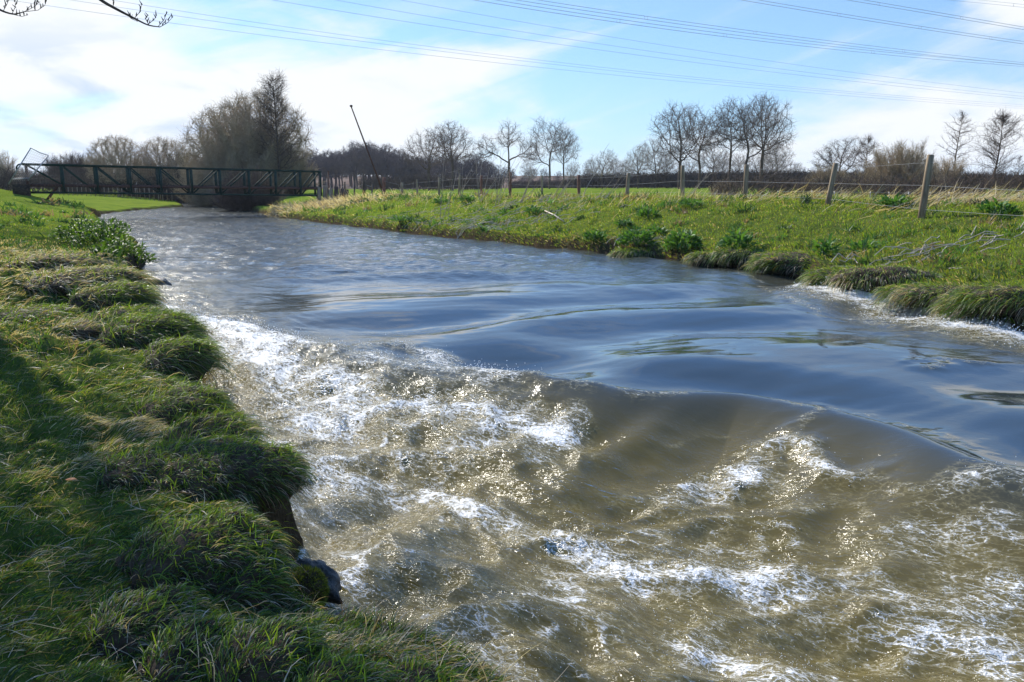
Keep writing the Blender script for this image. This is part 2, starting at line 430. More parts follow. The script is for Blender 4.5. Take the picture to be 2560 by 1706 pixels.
# ------------------------------------------------------------------ water
def water_material():
    m, n = mat('river_water')
    g = n.new('ShaderNodeNewGeometry'); P = g.outputs['Position']
    # frame along the standing waves: x' parallel to the main crest
    rt = n.new('ShaderNodeVectorRotate', rotation_type='Z_AXIS'); n.link(P, rt.inputs[0]); rt.inputs['Angle'].default_value = R(36)
    def mp(sx, sy, off=0):
        q = n.new('ShaderNodeMapping'); n.link(rt.outputs[0], q.inputs[0]); q.inputs['Scale'].default_value = (sx, sy, 1); q.inputs['Location'].default_value = (off, off, 0); return q.outputs[0]
    F = n.new('ShaderNodeAttribute'); F.attribute_name = 'foam'
    T = n.new('ShaderNodeAttribute'); T.attribute_name = 'turb'
    Q = n.new('ShaderNodeAttribute'); Q.attribute_name = 'ripple'
    Z_ = n.new('ShaderNodeAttribute'); Z_.attribute_name = 'brown_mask'; Bm = Z_.outputs['Fac']
    Fo, Tu, Ri = F.outputs['Fac'], T.outputs['Fac'], Q.outputs['Fac']
    a = mp(.45, 1.0)
    w1 = n.noise(a, 8, 3, .5, 1.0); w2 = n.noise(a, 30, 3, .55, .8); w3 = n.noise(P, 3.2, 5, .6, .5)
    f1 = n.noise(mp(.5, 1, 3), 4.5, 5, .62, 1.2); f2 = n.noise(mp(.6, 1, 7), 26, 5, .68, 1.5); f3 = n.noise(mp(.8, 1, 1), 80, 3, .6, .5)
    wv = n.new('ShaderNodeVectorMath', operation='ADD'); n.link(a, wv.inputs[0])
    nv = n.new('ShaderNodeTexNoise'); n.link(a, nv.inputs['Vector']); nv.inputs['Scale'].default_value = 9; nv.inputs['Detail'].default_value = 4
    sc = n.new('ShaderNodeVectorMath', operation='SCALE'); n.link(nv.outputs[1], sc.inputs[0]); sc.inputs['Scale'].default_value = .3
    n.link(sc.outputs[0], wv.inputs[1])
    def lace(scale, w_):
        v = n.new('ShaderNodeTexVoronoi', feature='DISTANCE_TO_EDGE'); v.inputs['Scale'].default_value = scale; n.link(wv.outputs[0], v.inputs['Vector'])
        return n.ss(v.outputs['Distance'], .0, w_, 1, 0)
    lc = n.math('MAXIMUM', lace(7, .10), n.math('MULTIPLY', lace(19, .16), .8))
    s = n.math('ADD', Fo, n.math('MULTIPLY', n.math('SUBTRACT', f1, .5), 1.3))
    s = n.math('ADD', s, n.math('MULTIPLY', n.math('SUBTRACT', f2, .5), 1.25))
    s = n.math('ADD', s, n.math('MULTIPLY', n.math('SUBTRACT', f3, .5), .6))
    s = n.math('ADD', s, n.math('MULTIPLY', n.math('SUBTRACT', lc, .35), .55))
    s = n.math('MULTIPLY', s, n.ss(Fo, .02, .16))
    foam = n.ss(s, .54, .96)
    milk = n.ss(s, .05, .9)
    body = n.mix(Bm, (.026, .034, .036), (.082, .062, .014))  # sky-reflection blue put into the upstream body colour; muddy brown below the crest
    body = n.mix(n.math('MULTIPLY', Tu, n.ss(f1, .35, .7, 0, .5)), body, (.110, .086, .016))
    body = n.mix(n.math('MULTIPLY', milk, .5), body, (.28, .235, .11))
    hb = n.math('ADD', n.math('MULTIPLY', w1, n.math('ADD', n.math('ADD', n.math('MULTIPLY', Tu, .85), n.math('MULTIPLY', Bm, .22)), .02)), n.math('MULTIPLY', w2, n.math('ADD', n.math('MULTIPLY', Tu, .66), n.math('MULTIPLY', Bm, .12))))
    hb = n.math('ADD', hb, n.math('MULTIPLY', w3, n.math('MULTIPLY', Ri, 3.2)))
    hf = n.math('ADD', hb, n.math('MULTIPLY', n.math('MULTIPLY', foam, n.math('ADD', f2, f3)), .55))
    bp = bumpn(n, hf, 1.0, .026)
    # cloudy water scatters light inside it: its own colour is shaded with a softened normal, the sheen with the rippled one
    nm = n.new('ShaderNodeVectorMath', operation='ADD'); n.link(g.outputs['Normal'], nm.inputs[0]); nm.inputs[1].default_value = (0, 0, .45)
    nn = n.new('ShaderNodeVectorMath', operation='NORMALIZE'); n.link(nm.outputs[0], nn.inputs[0])
    dif = n.new('ShaderNodeBsdfDiffuse'); n.link(body, dif.inputs['Color']); n.link(nn.outputs[0], dif.inputs['Normal'])
    gl = n.new('ShaderNodeBsdfGlossy'); n.link(n.math('ADD', .035, n.math('ADD', n.math('MULTIPLY', Bm, .055), n.math('MULTIPLY', Ri, .05))), gl.inputs['Roughness']); gl.inputs['Color'].default_value = (1, 1, 1, 1); n.link(bp, gl.inputs['Normal'])
    fr = n.new('ShaderNodeFresnel'); fr.inputs['IOR'].default_value = 1.43; n.link(bp, fr.inputs['Normal'])
    wm = n.new('ShaderNodeMixShader'); n.link(fr.outputs[0], wm.inputs[0]); n.link(dif.outputs[0], wm.inputs[1]); n.link(gl.outputs[0], wm.inputs[2])
    fm = principled(n, (.84, .83, .79), .3, .5, 0, bp)
    mx = n.new('ShaderNodeMixShader'); n.link(n.math('MULTIPLY', foam, .85), mx.inputs[0]); n.link(wm.outputs[0], mx.inputs[1]); n.link(fm.outputs[0], mx.inputs[2])
    finish(n, mx.outputs[0]); return m

# foam bands: (points, half width, strength, ridge height)
BANDS = [
    ([(470,815),(560,842),(640,858),(720,880)], .30, 1.0, .10),
    ([(720,885),(850,905),(980,930),(1130,950),(1300,985)], .30, .75, .05),
    ([(1300,985),(1420,1005),(1560,1030)], .22, .45, .04),
    ([(1560,1030),(1700,1022),(1840,1018),(1950,1045),(2050,1075)], .10, .42, .0),
    ([(560,900),(700,960),(800,1000),(870,1050)], .45, .95, .07),
    ([(740,1060),(900,1075),(1050,1060),(1200,1100),(1380,1145)], .26, .98, .08),
    ([(850,960),(960,940),(1090,975),(1130,990)], .22, .85, .07),
    ([(600,1080),(700,1130),(800,1170),(950,1200)], .26, .62, .03),
    ([(1000,1130),(1120,1140),(1290,1150)], .2, .5, .03),
    ([(1080,1190),(1140,1260),(1200,1290),(1330,1330),(1400,1350)], .20, .72, .05),
    ([(1400,1345),(1520,1395),(1640,1420),(1780,1425),(1900,1440)], .20, .98, .09),
    ([(1900,1440),(2080,1470),(2260,1530),(2480,1560)], .26, .66, .05),
    ([(1700,1255),(1780,1240),(1850,1235),(1930,1205),(2010,1235),(2100,1290)], .15, .95, .16),
    ([(2050,1078),(2130,1085),(2240,1135),(2330,1185),(2440,1238)], .07, .36, .0),
    ([(1990,1225),(2100,1290),(2250,1360)], .08, .35, .0),
    ([(1640,1330),(1560,1380),(1500,1440)], .10, .30, .0),
    ([(1800,1300),(1770,1380),(1760,1420)], .14, .38, .0),
    ([(2350,1370),(2450,1370),(2560,1400)], .2, .62, .06),
    ([(2300,1420),(2450,1450),(2560,1490)], .24, .6, .05),
    ([(1680,1560),(1780,1580),(1900,1620)], .17, .8, .05),
    ([(2250,1580),(2350,1600),(2520,1660)], .2, .75, .04),
    ([(1100,1530),(1200,1610),(1300,1690)], .10, .42, .02),
    ([(1900,1690),(2100,1700),(2400,1730)], .2, .7, .04),
    ([(820,1340),(880,1400),(920,1450)], .10, .35, .0),
    ([(700,1190),(800,1260),(840,1330)], .14, .35, .0),
    ([(370,760),(420,775),(480,790)], .28, .62, .02),
    ([(350,690),(430,705),(560,712)], .45, .36, .0),
    ([(2030,722),(2110,745),(2190,757)], .50, 1.15, .16),
    ([(2180,762),(2260,775),(2340,795),(2440,822)], .50, 1.0, .12),
    ([(2200,800),(2300,812),(2420,835),(2560,862)], .42, .88, .07),
    ([(1850,690),(1930,730),(1990,770),(2060,800)], .12, .34, .0),
    ([(2300,930),(2380,915),(2450,930)], .14, .36, .05),
    ([(2060,1075),(2020,1150),(1990,1215)], .035, .5, .03),
]
def banddist(x, y):
    foam = np.zeros(x.shape); ridge = np.zeros(x.shape)
    x0_, y0_ = x, y; x = x+.16*fbm(x*1.6, y*1.6, 3, 77); y = y+.16*fbm(x0_*1.6+9, y0_*1.6, 3, 78)
    for pts, wd, st, rh in BANDS:
        z = -.35 if sum(p[1] for p in pts)/len(pts) > 1060 or pts[0][0] < 1300 and sum(p[1] for p in pts)/len(pts) > 950 else -.05
        q = smooth_line([hit(a, b, z) for a, b in pts], 1)
        xs = [p[0] for p in q]; ys = [p[1] for p in q]
        m = (x > min(xs)-1.5) & (x < max(xs)+1.5) & (y > min(ys)-1.5) & (y < max(ys)+1.5)
        if not m.any(): continue
        d, a, s = poly_dist(x[m], y[m], q)
        foam[m] = np.maximum(foam[m], st*np.exp(-(d/wd)**2))
        ridge[m] += rh*np.exp(-(d/max(wd*.6, .2))**2)
    return foam, ridge

wa = np.radians(np.concatenate([np.arange(-60, -37, .8), np.arange(-37, 37, .075), np.arange(37, 75, .8)]))
wr = np.concatenate([[1.2, 1.6], np.geomspace(1.9, 22, 720), np.geomspace(22.2, 170, 240)])
wx, wy, wF = polar(wa, wr)
ins = in_poly(wx, wy, RIVER); dl, _, _ = poly_dist(wx, wy, LEFT); dr, _, _ = poly_dist(wx, wy, RIGHT); dm = np.minimum(dl, dr)
keep = ins | (dm < .45)
kf = keep[wF].all(1)
wF = wF[kf]; used = np.unique(wF); remap = np.full(len(wx), -1); remap[used] = np.arange(len(used)); wF = remap[wF]
wx, wy, dl, dr, ins = wx[used], wy[used], dl[used], dr[used], ins[used]
d, arc, s = poly_dist(wx, wy, CREST)
dc = np.where(s < 0, d, -d)                       # + on the near, lower side
lvl = -.42*sst(dc, -.05, 1.9)
# flow frame: u along the current, v across
fx, fy = .37, -.93
u = wx*fx+wy*fy; v = wx*-fy+wy*fx
foam, ridge = banddist(wx, wy)
down = sst(dc, -.25, .7)
nearb = np.exp(-(dl/1.6)**2)*sst(-wy, -24, -12)
nearr = np.exp(-(np.maximum(dr-.2, 0)/1.3)**2)*sst(-wy, -17.5, -15.5)
cam_side = sst(wx, -2.0, 2.0)
glass = cam_side*np.exp(-(np.maximum(dc-.1, 0)/1.15)**2)            # smooth wall of the main wave
turb = np.clip(np.maximum(down*(1-.88*glass), np.maximum(nearb*.8, nearr*.9)), 0, 1)
# the wall of the main wave: taller towards the right, with humps
ca0 = wx*.81-wy*.586
hump = .5+.5*np.sin(ca0*1.55+2.2+.8*perlin(wx*.3, wy*.3, 19))
cam_side = sst(wx, -2.0, 2.0)
amp = .085+.10*cam_side*(.6+.75*hump)
z = lvl+amp*np.exp(-(dc/.33)**2)-.085*cam_side*np.exp(-((dc+.95)/.6)**2)+.03*cam_side*np.exp(-((dc+2.0)/.5)**2)
# long smooth undulations on the tongue
tong = sst(-dc, -.2, 1.0)*np.exp(-np.maximum(np.hypot(wx, wy)-17, 0)/5)*(1-nearb)
z += tong*(.060*np.sin(u*1.75+.9*perlin(v*.25, u*.2, 3)*3+v*.25)+.05*fbm(u*.42, v*.16, 2, 51)+.006*fbm(u*2.2, v*1.0, 2, 52))
# ribs running down from the crest
z += .028*down*np.exp(-((dc-.6)/.7)**2)*np.sin(ca0*6+3*perlin(ca0*.8, dc, 9))
# turbulent water
ca, cb_ = wx*.81-wy*.586, wx*.586+wy*.81              # along / across the standing waves
wb = .35*fbm(ca*.5, cb_*.5, 2, 60)
sab = lambda q, e: np.sqrt(q*q+e*e)-e
tr = 1-sab(fbm(ca*.55, (cb_+wb)*1.1, 2, 61), .08); tr2 = 1-sab(fbm(ca*1.7+3, (cb_+wb)*2.9, 2, 62), .12)
z += turb*(.15*(tr-.72)+.070*(tr2-.72)+.045*fbm(ca*1.3, cb_*2.0, 2, 66)+.009*fbm(ca*4, cb_*7, 2, 63)+.06*fbm(ca*.4, cb_*.5, 2, 64))
z += .5*ridge*(.8+.6*fbm(ca*2, cb_*3.5, 3, 65))
z += foam*fbm(ca*5, cb_*8, 3, 68)*.012
# calm reach: wind and current ripples
r_ = np.hypot(wx, wy)
z += (1-turb)*(.055*fbm(u*.7, v*.9, 3, 67)+.006*fbm(u*3, v*4, 2, 68))*sst(r_, 14, 22)
z += (1-turb)*.022*fbm(u*.8, v*.5, 2, 69)*sst(r_, 15, 19)*(1-sst(r_, 26, 40))
caps = sst(tr2, .86, 1.0)*turb*sst(fbm(u*.8, v*.8, 2, 70), .0, .6)*.55
foam = foam*(.70+.4*fbm(ca*.9, cb_*1.8, 3, 71))
foam2 = np.clip(np.maximum(np.maximum(foam, caps), 1.0*nearr*np.exp(-(dr/.9)**2))+.085*turb+.14*nearb+.10*turb*sst(fbm(ca*.5, cb_*1.0, 3, 72), 0, .6), 0, 1.2)
tu = np.clip(turb+.12*sst(r_, 14, 20)+.12*np.exp(-(dr/1.0)**2), 0, 1)
z_water = z.copy()
water_o = mesh_np('water', np.stack([wx, wy, z], 1), wF, water_material(), smooth=True, attrs={'foam': foam2, 'turb': tu, 'ripple': .04+.96*sst(r_, 15, 24), 'brown_mask': np.maximum(tu, down)})
tag(water_o, 'muddy river with blue sky reflections and white rapids', kind='structure')
# ------------------------------------------------------------------ bare trees
def colonize(rs, cb, ctr, rad, nat=1300, D=.55, di=6.0, dk=1.1, flat=.55, lean=(0, 0), steps=90):
    """space colonisation: bole up to height cb, crown = ellipsoid(s) ctr/rad -> nodes, parents"""
    A = []
    for c, r in zip(ctr, rad):
        q = rs.normal(size=(nat//len(ctr), 3)); q /= np.linalg.norm(q, axis=1, keepdims=True)
        q *= rs.random((len(q), 1))**.38
        q = q[q[:, 2] > -flat]
        A.append(np.array(c)+q*np.array(r))
    A = np.vstack(A)
    P = []; par = []
    nb = max(2, int(cb/D))
    for k in range(nb+1):
        f = k/nb
        P.append([lean[0]*f*cb+.06*math.sin(f*5), lean[1]*f*cb+.05*math.cos(f*4)-.05, f*cb]); par.append(k-1)
    P = [np.array(p) for p in P]
    bd = np.full(len(A), 1e9); bi = np.zeros(len(A), int); alive = np.ones(len(A), bool)
    start = 0
    for it in range(steps):
        new = np.array(P[start:]); ids = np.arange(start, len(P))
        if len(new):
            dd = np.linalg.norm(A[:, None]-new[None], axis=2); j = dd.argmin(1); dm_ = dd[np.arange(len(A)), j]
            m = dm_ < bd; bd[m] = dm_[m]; bi[m] = ids[j[m]]
        alive &= bd > dk
        start = len(P)
        act = alive & (bd < (di if it > 6 else 99))
        if not act.any(): break
        grown = False
        for b in np.unique(bi[act]):
            if b < nb-1: continue
            v = A[act & (bi == b)]-P[b]; v /= np.linalg.norm(v, axis=1, keepdims=True)
            d = v.mean(0)+rs.normal(size=3)*.16; d[2] += .06
            if par[b] >= 0:
                pd = P[b]-P[par[b]]; d = d+.35*pd/(np.linalg.norm(pd)+1e-6)
            L = np.linalg.norm(d)
            if L < .05: continue
            q = P[b]+d/L*D
            P.append(q); par.append(b); grown = True
        if not grown: break
    return np.array(P), np.array(par)
def pipe(P, par, tip, ex=2.25, rmax=None):
    n = len(P); r = np.zeros(n); acc = np.zeros(n); kids = np.zeros(n, int)
    for i in range(n-1, -1, -1):
        r[i] = tip if kids[i] == 0 else acc[i]**(1/ex)
        if par[i] >= 0: acc[par[i]] += r[i]**ex; kids[par[i]] += 1
    if rmax: r = np.minimum(r, rmax)
    return r, kids
def twigs(rs, P, D, n, L, r, up=.25, spread=.9, sub=3):
    """short forked twigs from points P with directions D"""
    S0, S1, R0, R1 = [], [], [], []
    P = np.repeat(P, n, 0); D = np.repeat(D, n, 0)
    d = D+rs.normal(size=D.shape)*spread; d[:, 2] += up; d /= np.linalg.norm(d, axis=1, keepdims=True)
    ln = L*rs.uniform(.5, 1.15, (len(P), 1)); p = P
    for k in range(sub):
        q = p+d*ln/sub
        S0.append(p); S1.append(q); R0.append(np.full(len(p), r*(1-.25*k))); R1.append(np.full(len(p), r*(.8-.25*k)))
        # side shoot
        e = d+rs.normal(size=d.shape)*.7; e /= np.linalg.norm(e, axis=1, keepdims=True)
        S0.append(q); S1.append(q+e*ln*.35); R0.append(np.full(len(p), r*.7)); R1.append(np.full(len(p), r*.35))
        d = d+rs.normal(size=d.shape)*.28; d[:, 2] += up*.3; d /= np.linalg.norm(d, axis=1, keepdims=True); p = q
    return np.vstack(S0), np.vstack(S1), np.concatenate(R0), np.concatenate(R1)
def tree_meshes(kind, seed, **k):
    """-> (thick segments, thin segments) of a tree standing at the origin, natural height in metres"""
    rs = np.random.default_rng(seed)
    if kind == 'oak':
        hgt, wd, cb, forks = k['h'], k['w'], k['cb'], k.get('forks', None)
        zc = cb+(hgt-cb)*.46
        ctr = forks or [(0, 0, zc), (wd*.18, 0, zc+(hgt-cb)*.22), (-wd*.2, .3, zc-(hgt-cb)*.05)]
        rad = k.get('rad') or [(wd*.5, wd*.45, (hgt-cb)*.52), (wd*.30, wd*.3, (hgt-cb)*.34), (wd*.34, wd*.35, (hgt-cb)*.36)]
        P, par = colonize(rs, cb, ctr, rad, k.get('nat', 1100), D=hgt*.030, di=hgt*.4, dk=hgt*.055, lean=k.get('lean', (0, 0)))
        r, kids = pipe(P, par, k.get('tip', .032), 2.15)
        i = np.arange(1, len(P)); i = i[par[i] >= 0]; p0, p1 = P[par[i]], P[i]
        r0 = np.minimum(r[par[i]], r[i]*1.35); r1 = r[i]
        thick = r1 > k.get('thick', .16)
        dirs = (p1-p0)/np.linalg.norm(p1-p0, axis=1, keepdims=True)
        tm = r1 < .09
        t = twigs(rs, p1[tm], dirs[tm], k.get('nt', 3), hgt*.085, k.get('tr', .020), .18, .75)
        return (p0[thick], p1[thick], r0[thick], r1[thick]), (np.vstack([p0[~thick], t[0]]), np.vstack([p1[~thick], t[1]]),
                np.concatenate([r0[~thick], t[2]]), np.concatenate([r1[~thick], t[3]]))
    if kind == 'alder':
        hgt, wd, cb = k['h'], k['w'], k['cb']
        ns = 26; zz = np.linspace(0, hgt, ns+1); bend = k.get('bend', .3)
        X = bend*np.sin(zz/hgt*3.2)*hgt*.03+k.get('tilt', 0)*zz; Y = .02*hgt*np.cos(zz/hgt*4)-.02*hgt
        T = np.stack([X, Y, zz], 1); tr = k.get('r', .16)*(1-zz/hgt*.93)
        A0, A1, B0, B1 = [T[:-1]], [T[1:]], [tr[:-1]], [tr[1:]]
        tp, td = [], []
        nb = k.get('nb', 46)
        for b in range(nb):
            f = cb/hgt+(1-cb/hgt)*((b+.5)/nb); z0 = f*hgt
            base = np.array([np.interp(z0, zz, X), np.interp(z0, zz, Y), z0])
            a = rs.uniform(0, 2*math.pi); prof = k.get('prof', lambda t: math.sin(math.pi*min(1, t*.8+.22)))((z0-cb)/(hgt-cb))
            L = wd*.5*prof*rs.uniform(.75, 1.15); d = np.array([math.cos(a), math.sin(a), k.get('up', .45)]); d /= np.linalg.norm(d)
            p = base; m = 6; rr = .045*k.get('br', 1)*(.5+L/(wd*.5)*.5)
            for j in range(m):
                q = p+d*L/m
                A0.append([p]); A1.append([q]); B0.append([rr*(1-j/m*.8)]); B1.append([rr*(1-(j+1)/m*.8)])
                d = d+rs.normal(size=3)*.12; d[2] += k.get('curl', .05); d /= np.linalg.norm(d); p = q
                tp.append(p); td.append(d)
        t = twigs(rs, np.array(tp), np.array(td), k.get('nt', 3), wd*.16, k.get('tr', .014), .15, .7, 2)
        n0 = ns
        A0 = np.vstack(A0); A1 = np.vstack(A1); B0 = np.concatenate(B0); B1 = np.concatenate(B1)
        return (A0[:n0], A1[:n0], B0[:n0], B1[:n0]), (np.vstack([A0[n0:], t[0]]), np.vstack([A1[n0:], t[1]]), np.concatenate([B0[n0:], t[2]]), np.concatenate([B1[n0:], t[3]]))
    if kind == 'bush':
        hgt, wd, ns = k['h'], k['w'], k.get('n', 60)
        A0, A1, B0, B1 = [], [], [], []; tp, td = [], []; thickn = 0
        St0, St1, Sr0, Sr1 = [], [], [], []
        for s_ in range(ns):
            a = rs.uniform(0, 2*math.pi); tl = rs.random()**.6*k.get('fan', .95)
            d = np.array([math.cos(a)*math.sin(tl), math.sin(a)*math.sin(tl), math.cos(tl)])
            p = np.array([math.cos(a)*rs.random()*wd*.10, math.sin(a)*rs.random()*wd*.10, -.1])
            # length so that tips lie on a domed outline
            L = 1/math.sqrt((math.sin(tl)/(wd*.5))**2+(math.cos(tl)/hgt)**2)*rs.uniform(.78, 1.02); m = 7
            rr = k.get('r', .06)*rs.uniform(.6, 1.2)
            for j in range(m):
                q = p+d*L/m
                (St0 if j < 3 else A0).append(p); (St1 if j < 3 else A1).append(q)
                (Sr0 if j < 3 else B0).append(rr*(1-j/m*.85)); (Sr1 if j < 3 else B1).append(rr*(1-(j+1)/m*.85))
                if j >= 1:
                    tp += [p+(q-p)*.3, q]; td += [d, d]
                d = d+rs.normal(size=3)*k.get('wig', .10); d[2] += .06; d /= np.linalg.norm(d); p = q
        t = twigs(rs, np.array(tp), np.array(td), k.get('nt', 4), hgt*k.get('tl', .17), k.get('tr', .013), .3, .45, 3)
        return tuple(np.array(v) for v in (St0, St1, Sr0, Sr1)), (np.vstack([A0, t[0]]), np.vstack([A1, t[1]]), np.concatenate([B0, t[2]]), np.concatenate([B1, t[3]]))
CACHE = {}
def tree(name, label, cat, group, pos, H_, spec, rz=0.0, mats=None, names=('trunk', 'crown')):
    """tree of total height H_ standing at pos; spec = (kind, seed, kwargs); copies share their meshes"""
    key = (spec[0], spec[1], name)
    root = empty(name, pos, rz, H_/spec[2]['h'])
    tag(root, label, cat, group)
    if key in CACHE:
        for src in CACHE[key]:
            c = src.copy(); C.objects.link(c); c.parent = root
        return root
    a, b = tree_meshes(spec[0], spec[1], **spec[2])
    V, F = segs_mesh(*a, 7); o1 = mesh_np(names[0], V, F, mats[0], root, smooth=True)
    V, F = segs_mesh(*b, 3); o2 = mesh_np(names[1], V, F, mats[1], root, smooth=True)
    CACHE[key] = [o1, o2]
    return root
def place(px, py_top, dist, sink=.15):
    """foot position and height for something whose top shows at (px, py_top), at ground distance dist"""
    x = at(px, py_top, dist)[0]; g = on(x, dist); top = at(px, py_top, dist)
    g[2] -= sink
    return g, top[2]-g[2]
bt = (M_bark, M_twig)
OAK = {
 'round': ('oak', 3, dict(h=18, w=15, cb=4.6)),
 'open': ('oak', 5, dict(h=18, w=14, cb=5.2, nat=900)),
 'bowed': ('oak', 8, dict(h=17, w=17, cb=5.6, nat=800, forks=[(0, 0, 13), (-5.8, 0, 10), (5.0, 0, 9.5)], rad=[(4, 4, 4.2), (3.2, 3.2, 3.8), (3.0, 3, 3.6)])),
 'tall': ('oak', 11, dict(h=20, w=13, cb=6, nat=1000, forks=[(0, 0, 14.5), (-3, 0, 11), (3.6, 0, 12)], rad=[(4.6, 4.5, 5.4), (3.6, 3.5, 5), (3.4, 3.4, 5.4)])),
 'vase': ('oak', 14, dict(h=20, w=14, cb=4.5, nat=1000, forks=[(2.2, 0, 14), (-3.4, 0, 12.5), (5, 0, 9)], rad=[(5, 4.5, 5.6), (4, 4, 5.6), (3, 3, 4.4)])),
}
K = 1.088
for px, top, dist, kind, rz, lab in [
    (983, 293, 150, 'round', .3, 'bare round-headed oak at the edge of the dark wood, left tree of the first pair'),
    (1038, 278, 146, 'open', 1.7, 'bare oak in the field with wide open crown, right tree of the first pair'),
    (1170, 283, 140, 'bowed', 0.0, 'lone bare oak with long bowed side limbs between the two pairs'),
    (1264, 263, 138, 'vase', 2.4, 'bare oak with several rising limbs, larger tree of the second pair'),
    (1296, 290, 146, 'tall', .9, 'slimmer bare oak close behind the right of the second pair'),
    (1568, 240, 135, 'round', 3.9, 'bare oak with the thick short trunk at the left end of the tallest row'),
    (1615, 234, 140, 'vase', 3.4, 'bare oak standing second in the tallest row'),
    (1684, 224, 138, 'tall', 2.2, 'bare oak with slim straight trunk in the middle of the tallest row'),
    (1722, 210, 134, 'vase', .2, 'tallest bare oak, forking low, in the row by the hedge'),
    (1760, 222, 142, 'open', 4.2, 'bare oak with windswept crown at the right end of the tallest row')]:
    g, h = place(px*K, top*K, dist)
    tree('oak_tree', lab, 'tree', 'bare oaks in the field', g, h, OAK[kind], rz, bt)
SM = {
 'fine': ('oak', 31, dict(h=9, w=8, cb=1.6, nat=700, tip=.018, tr=.010, thick=.07)),
 'fine2': ('oak', 33, dict(h=9, w=7, cb=2.0, nat=700, tip=.018, tr=.010, thick=.07)),
}
for px, top, dist, kind, rz, lab in [
    (1385, 345, 160, 'fine', 0, 'small pale bare tree standing alone before the hedge'),
    (1468, 333, 158, 'fine2', 1, 'small bare tree left of the tallest oak row'),
    (1508, 318, 170, 'fine', 2, 'small bare tree just behind the left end of the oak row'),
    (1640, 322, 175, 'fine2', 3, 'small bare tree seen between the second and third tall oaks'),
    (1790, 328, 165, 'fine', 4, 'small rounded bare tree at the right foot of the oak row'),
    (1830, 374, 175, 'fine2', 5, 'tiny bushy tree on the skyline right of the oak row'),
    (1318, 372, 165, 'fine', 1.5, 'low bare tree right of the second oak pair'),
    (1535, 345, 172, 'fine2', 5.5, 'fine twiggy tree filling the gap left of the first tall oak'),
    (1588, 350, 176, 'fine', 6, 'fine twiggy tree low between the first and second tall oaks'),
    (1662, 345, 170, 'fine', 7, 'fine twiggy tree low left of the slim middle oak'),
    (1702, 352, 178, 'fine2', 8, 'fine twiggy tree low between the slim and the tallest oak'),
    (1742, 345, 174, 'fine', 9, 'fine twiggy tree low right of the tallest oak'),
    (1775, 340, 171, 'fine2', 9.5, 'fine twiggy tree under the windswept oak'),
    (1360, 368, 178, 'fine2', 3.5, 'low twiggy tree just left of the small pale one'),
    (1412, 362, 176, 'fine', 4.5, 'low twiggy tree just right of the small pale one'),
    (1440, 366, 172, 'fine2', 1.2, 'low twiggy tree left of the pair beside the oak row'),
    (1215, 372, 175, 'fine2', 2.5, 'low bare tree between the lone oak and the second pair')]:
    g, h = place(px*K, top*K, dist)
    tree('small_tree', lab, 'tree', 'small bare trees along the hedge', g, h, SM[kind], rz, (M_bark, M_paletwig))
RT = {'r1': ('oak', 41, dict(h=8.5, w=8.5, cb=2.6, nat=800, tip=.016, tr=.009, thick=.06)),
      'r2': ('alder', 42, dict(h=8.5, w=5, cb=2.4, r=.10, nb=40)),
      'r3': ('alder', 43, dict(h=11, w=5.2, cb=4.2, r=.15, nb=36, nt=2, up=.35, bend=1.2)),
      'r4': ('alder', 44, dict(h=11, w=7.2, cb=2.6, r=.20, nb=54, nt=4, up=.55, bend=.7, tilt=.05)),
      'r5': ('alder', 45, dict(h=7.5, w=3.5, cb=1.5, r=.09, nb=34, nt=2))}
for px, top, dist, kind, rz, lab in [
    (1938, 316, 70, 'r1', 0, 'bare spreading tree left of the big olive bush'),
    (1990, 318, 72, 'r2', 1, 'slender bare tree close beside the big olive bush'),
    (2208, 262, 66, 'r3', 2, 'slim forked alder with thin crown right of the olive bush'),
    (2292, 268, 62, 'r4', 0, 'leaning alder with dense fine crown near the right edge'),
    (2346, 360, 58, 'r5', 3, 'young alder cut by the right edge of the picture'),
    (1905, 352, 78, 'r5', .5, 'short bare sapling at the left of the right-hand thicket')]:
    g, h = place(px*K, top*K, dist)
    tree('alder_tree', lab, 'tree', 'bare trees beyond the fence', g, h, RT[kind], rz, bt)
BU = {'big': ('bush', 51, dict(h=6.5, w=9.5, n=210, nt=7, fan=1.3, wig=.17, tr=.011, r=.04, tl=.13)),
      'b2': ('bush', 52, dict(h=4.5, w=6.5, n=120, nt=7, fan=1.25, wig=.2, tr=.010, r=.04)),
      'dense': ('bush', 53, dict(h=3.6, w=2.8, n=110, nt=9, fan=1.3, wig=.25, tr=.022, r=.04, tl=.2)),
      'round': ('bush', 54, dict(h=7, w=8, n=95, nt=5, fan=1.15, wig=.07, tr=.013, r=.07))}
for px, top, dist, kind, rz, mt, lab in [
    (2075, 322, 56, 'big', 0, (M_willow, M_willow), 'large olive brown willow bush behind the two tallest fence posts'),
    (2165, 352, 60, 'b2', 1, (M_willow, M_willow), 'rounded willow bush right of the tallest fence post'),
    (1905, 375, 66, 'b2', 2, (M_willow, M_twig), 'low brown bush at the left end of the right-hand thicket'),
    (2232, 393, 58, 'dense', 3, (M_hedge, M_hedge), 'dark dense ivy-clad bush under the slim forked alder'),
    (1665, 410, 52, 'b2', 3, (M_paletwig, M_paletwig), 'pale low twiggy bush behind the fence below the oak row'),
    (2150, 400, 52, 'b2', 4, (M_willow, M_willow), 'low bush at the foot of the tallest fence post')]:
    g, h = place(px*K, top*K, dist)
    tree('bare_bush', lab, 'bush', 'bare bushes beyond the fence', g, h, BU[kind], rz, mt, ('stems', 'twigs'))
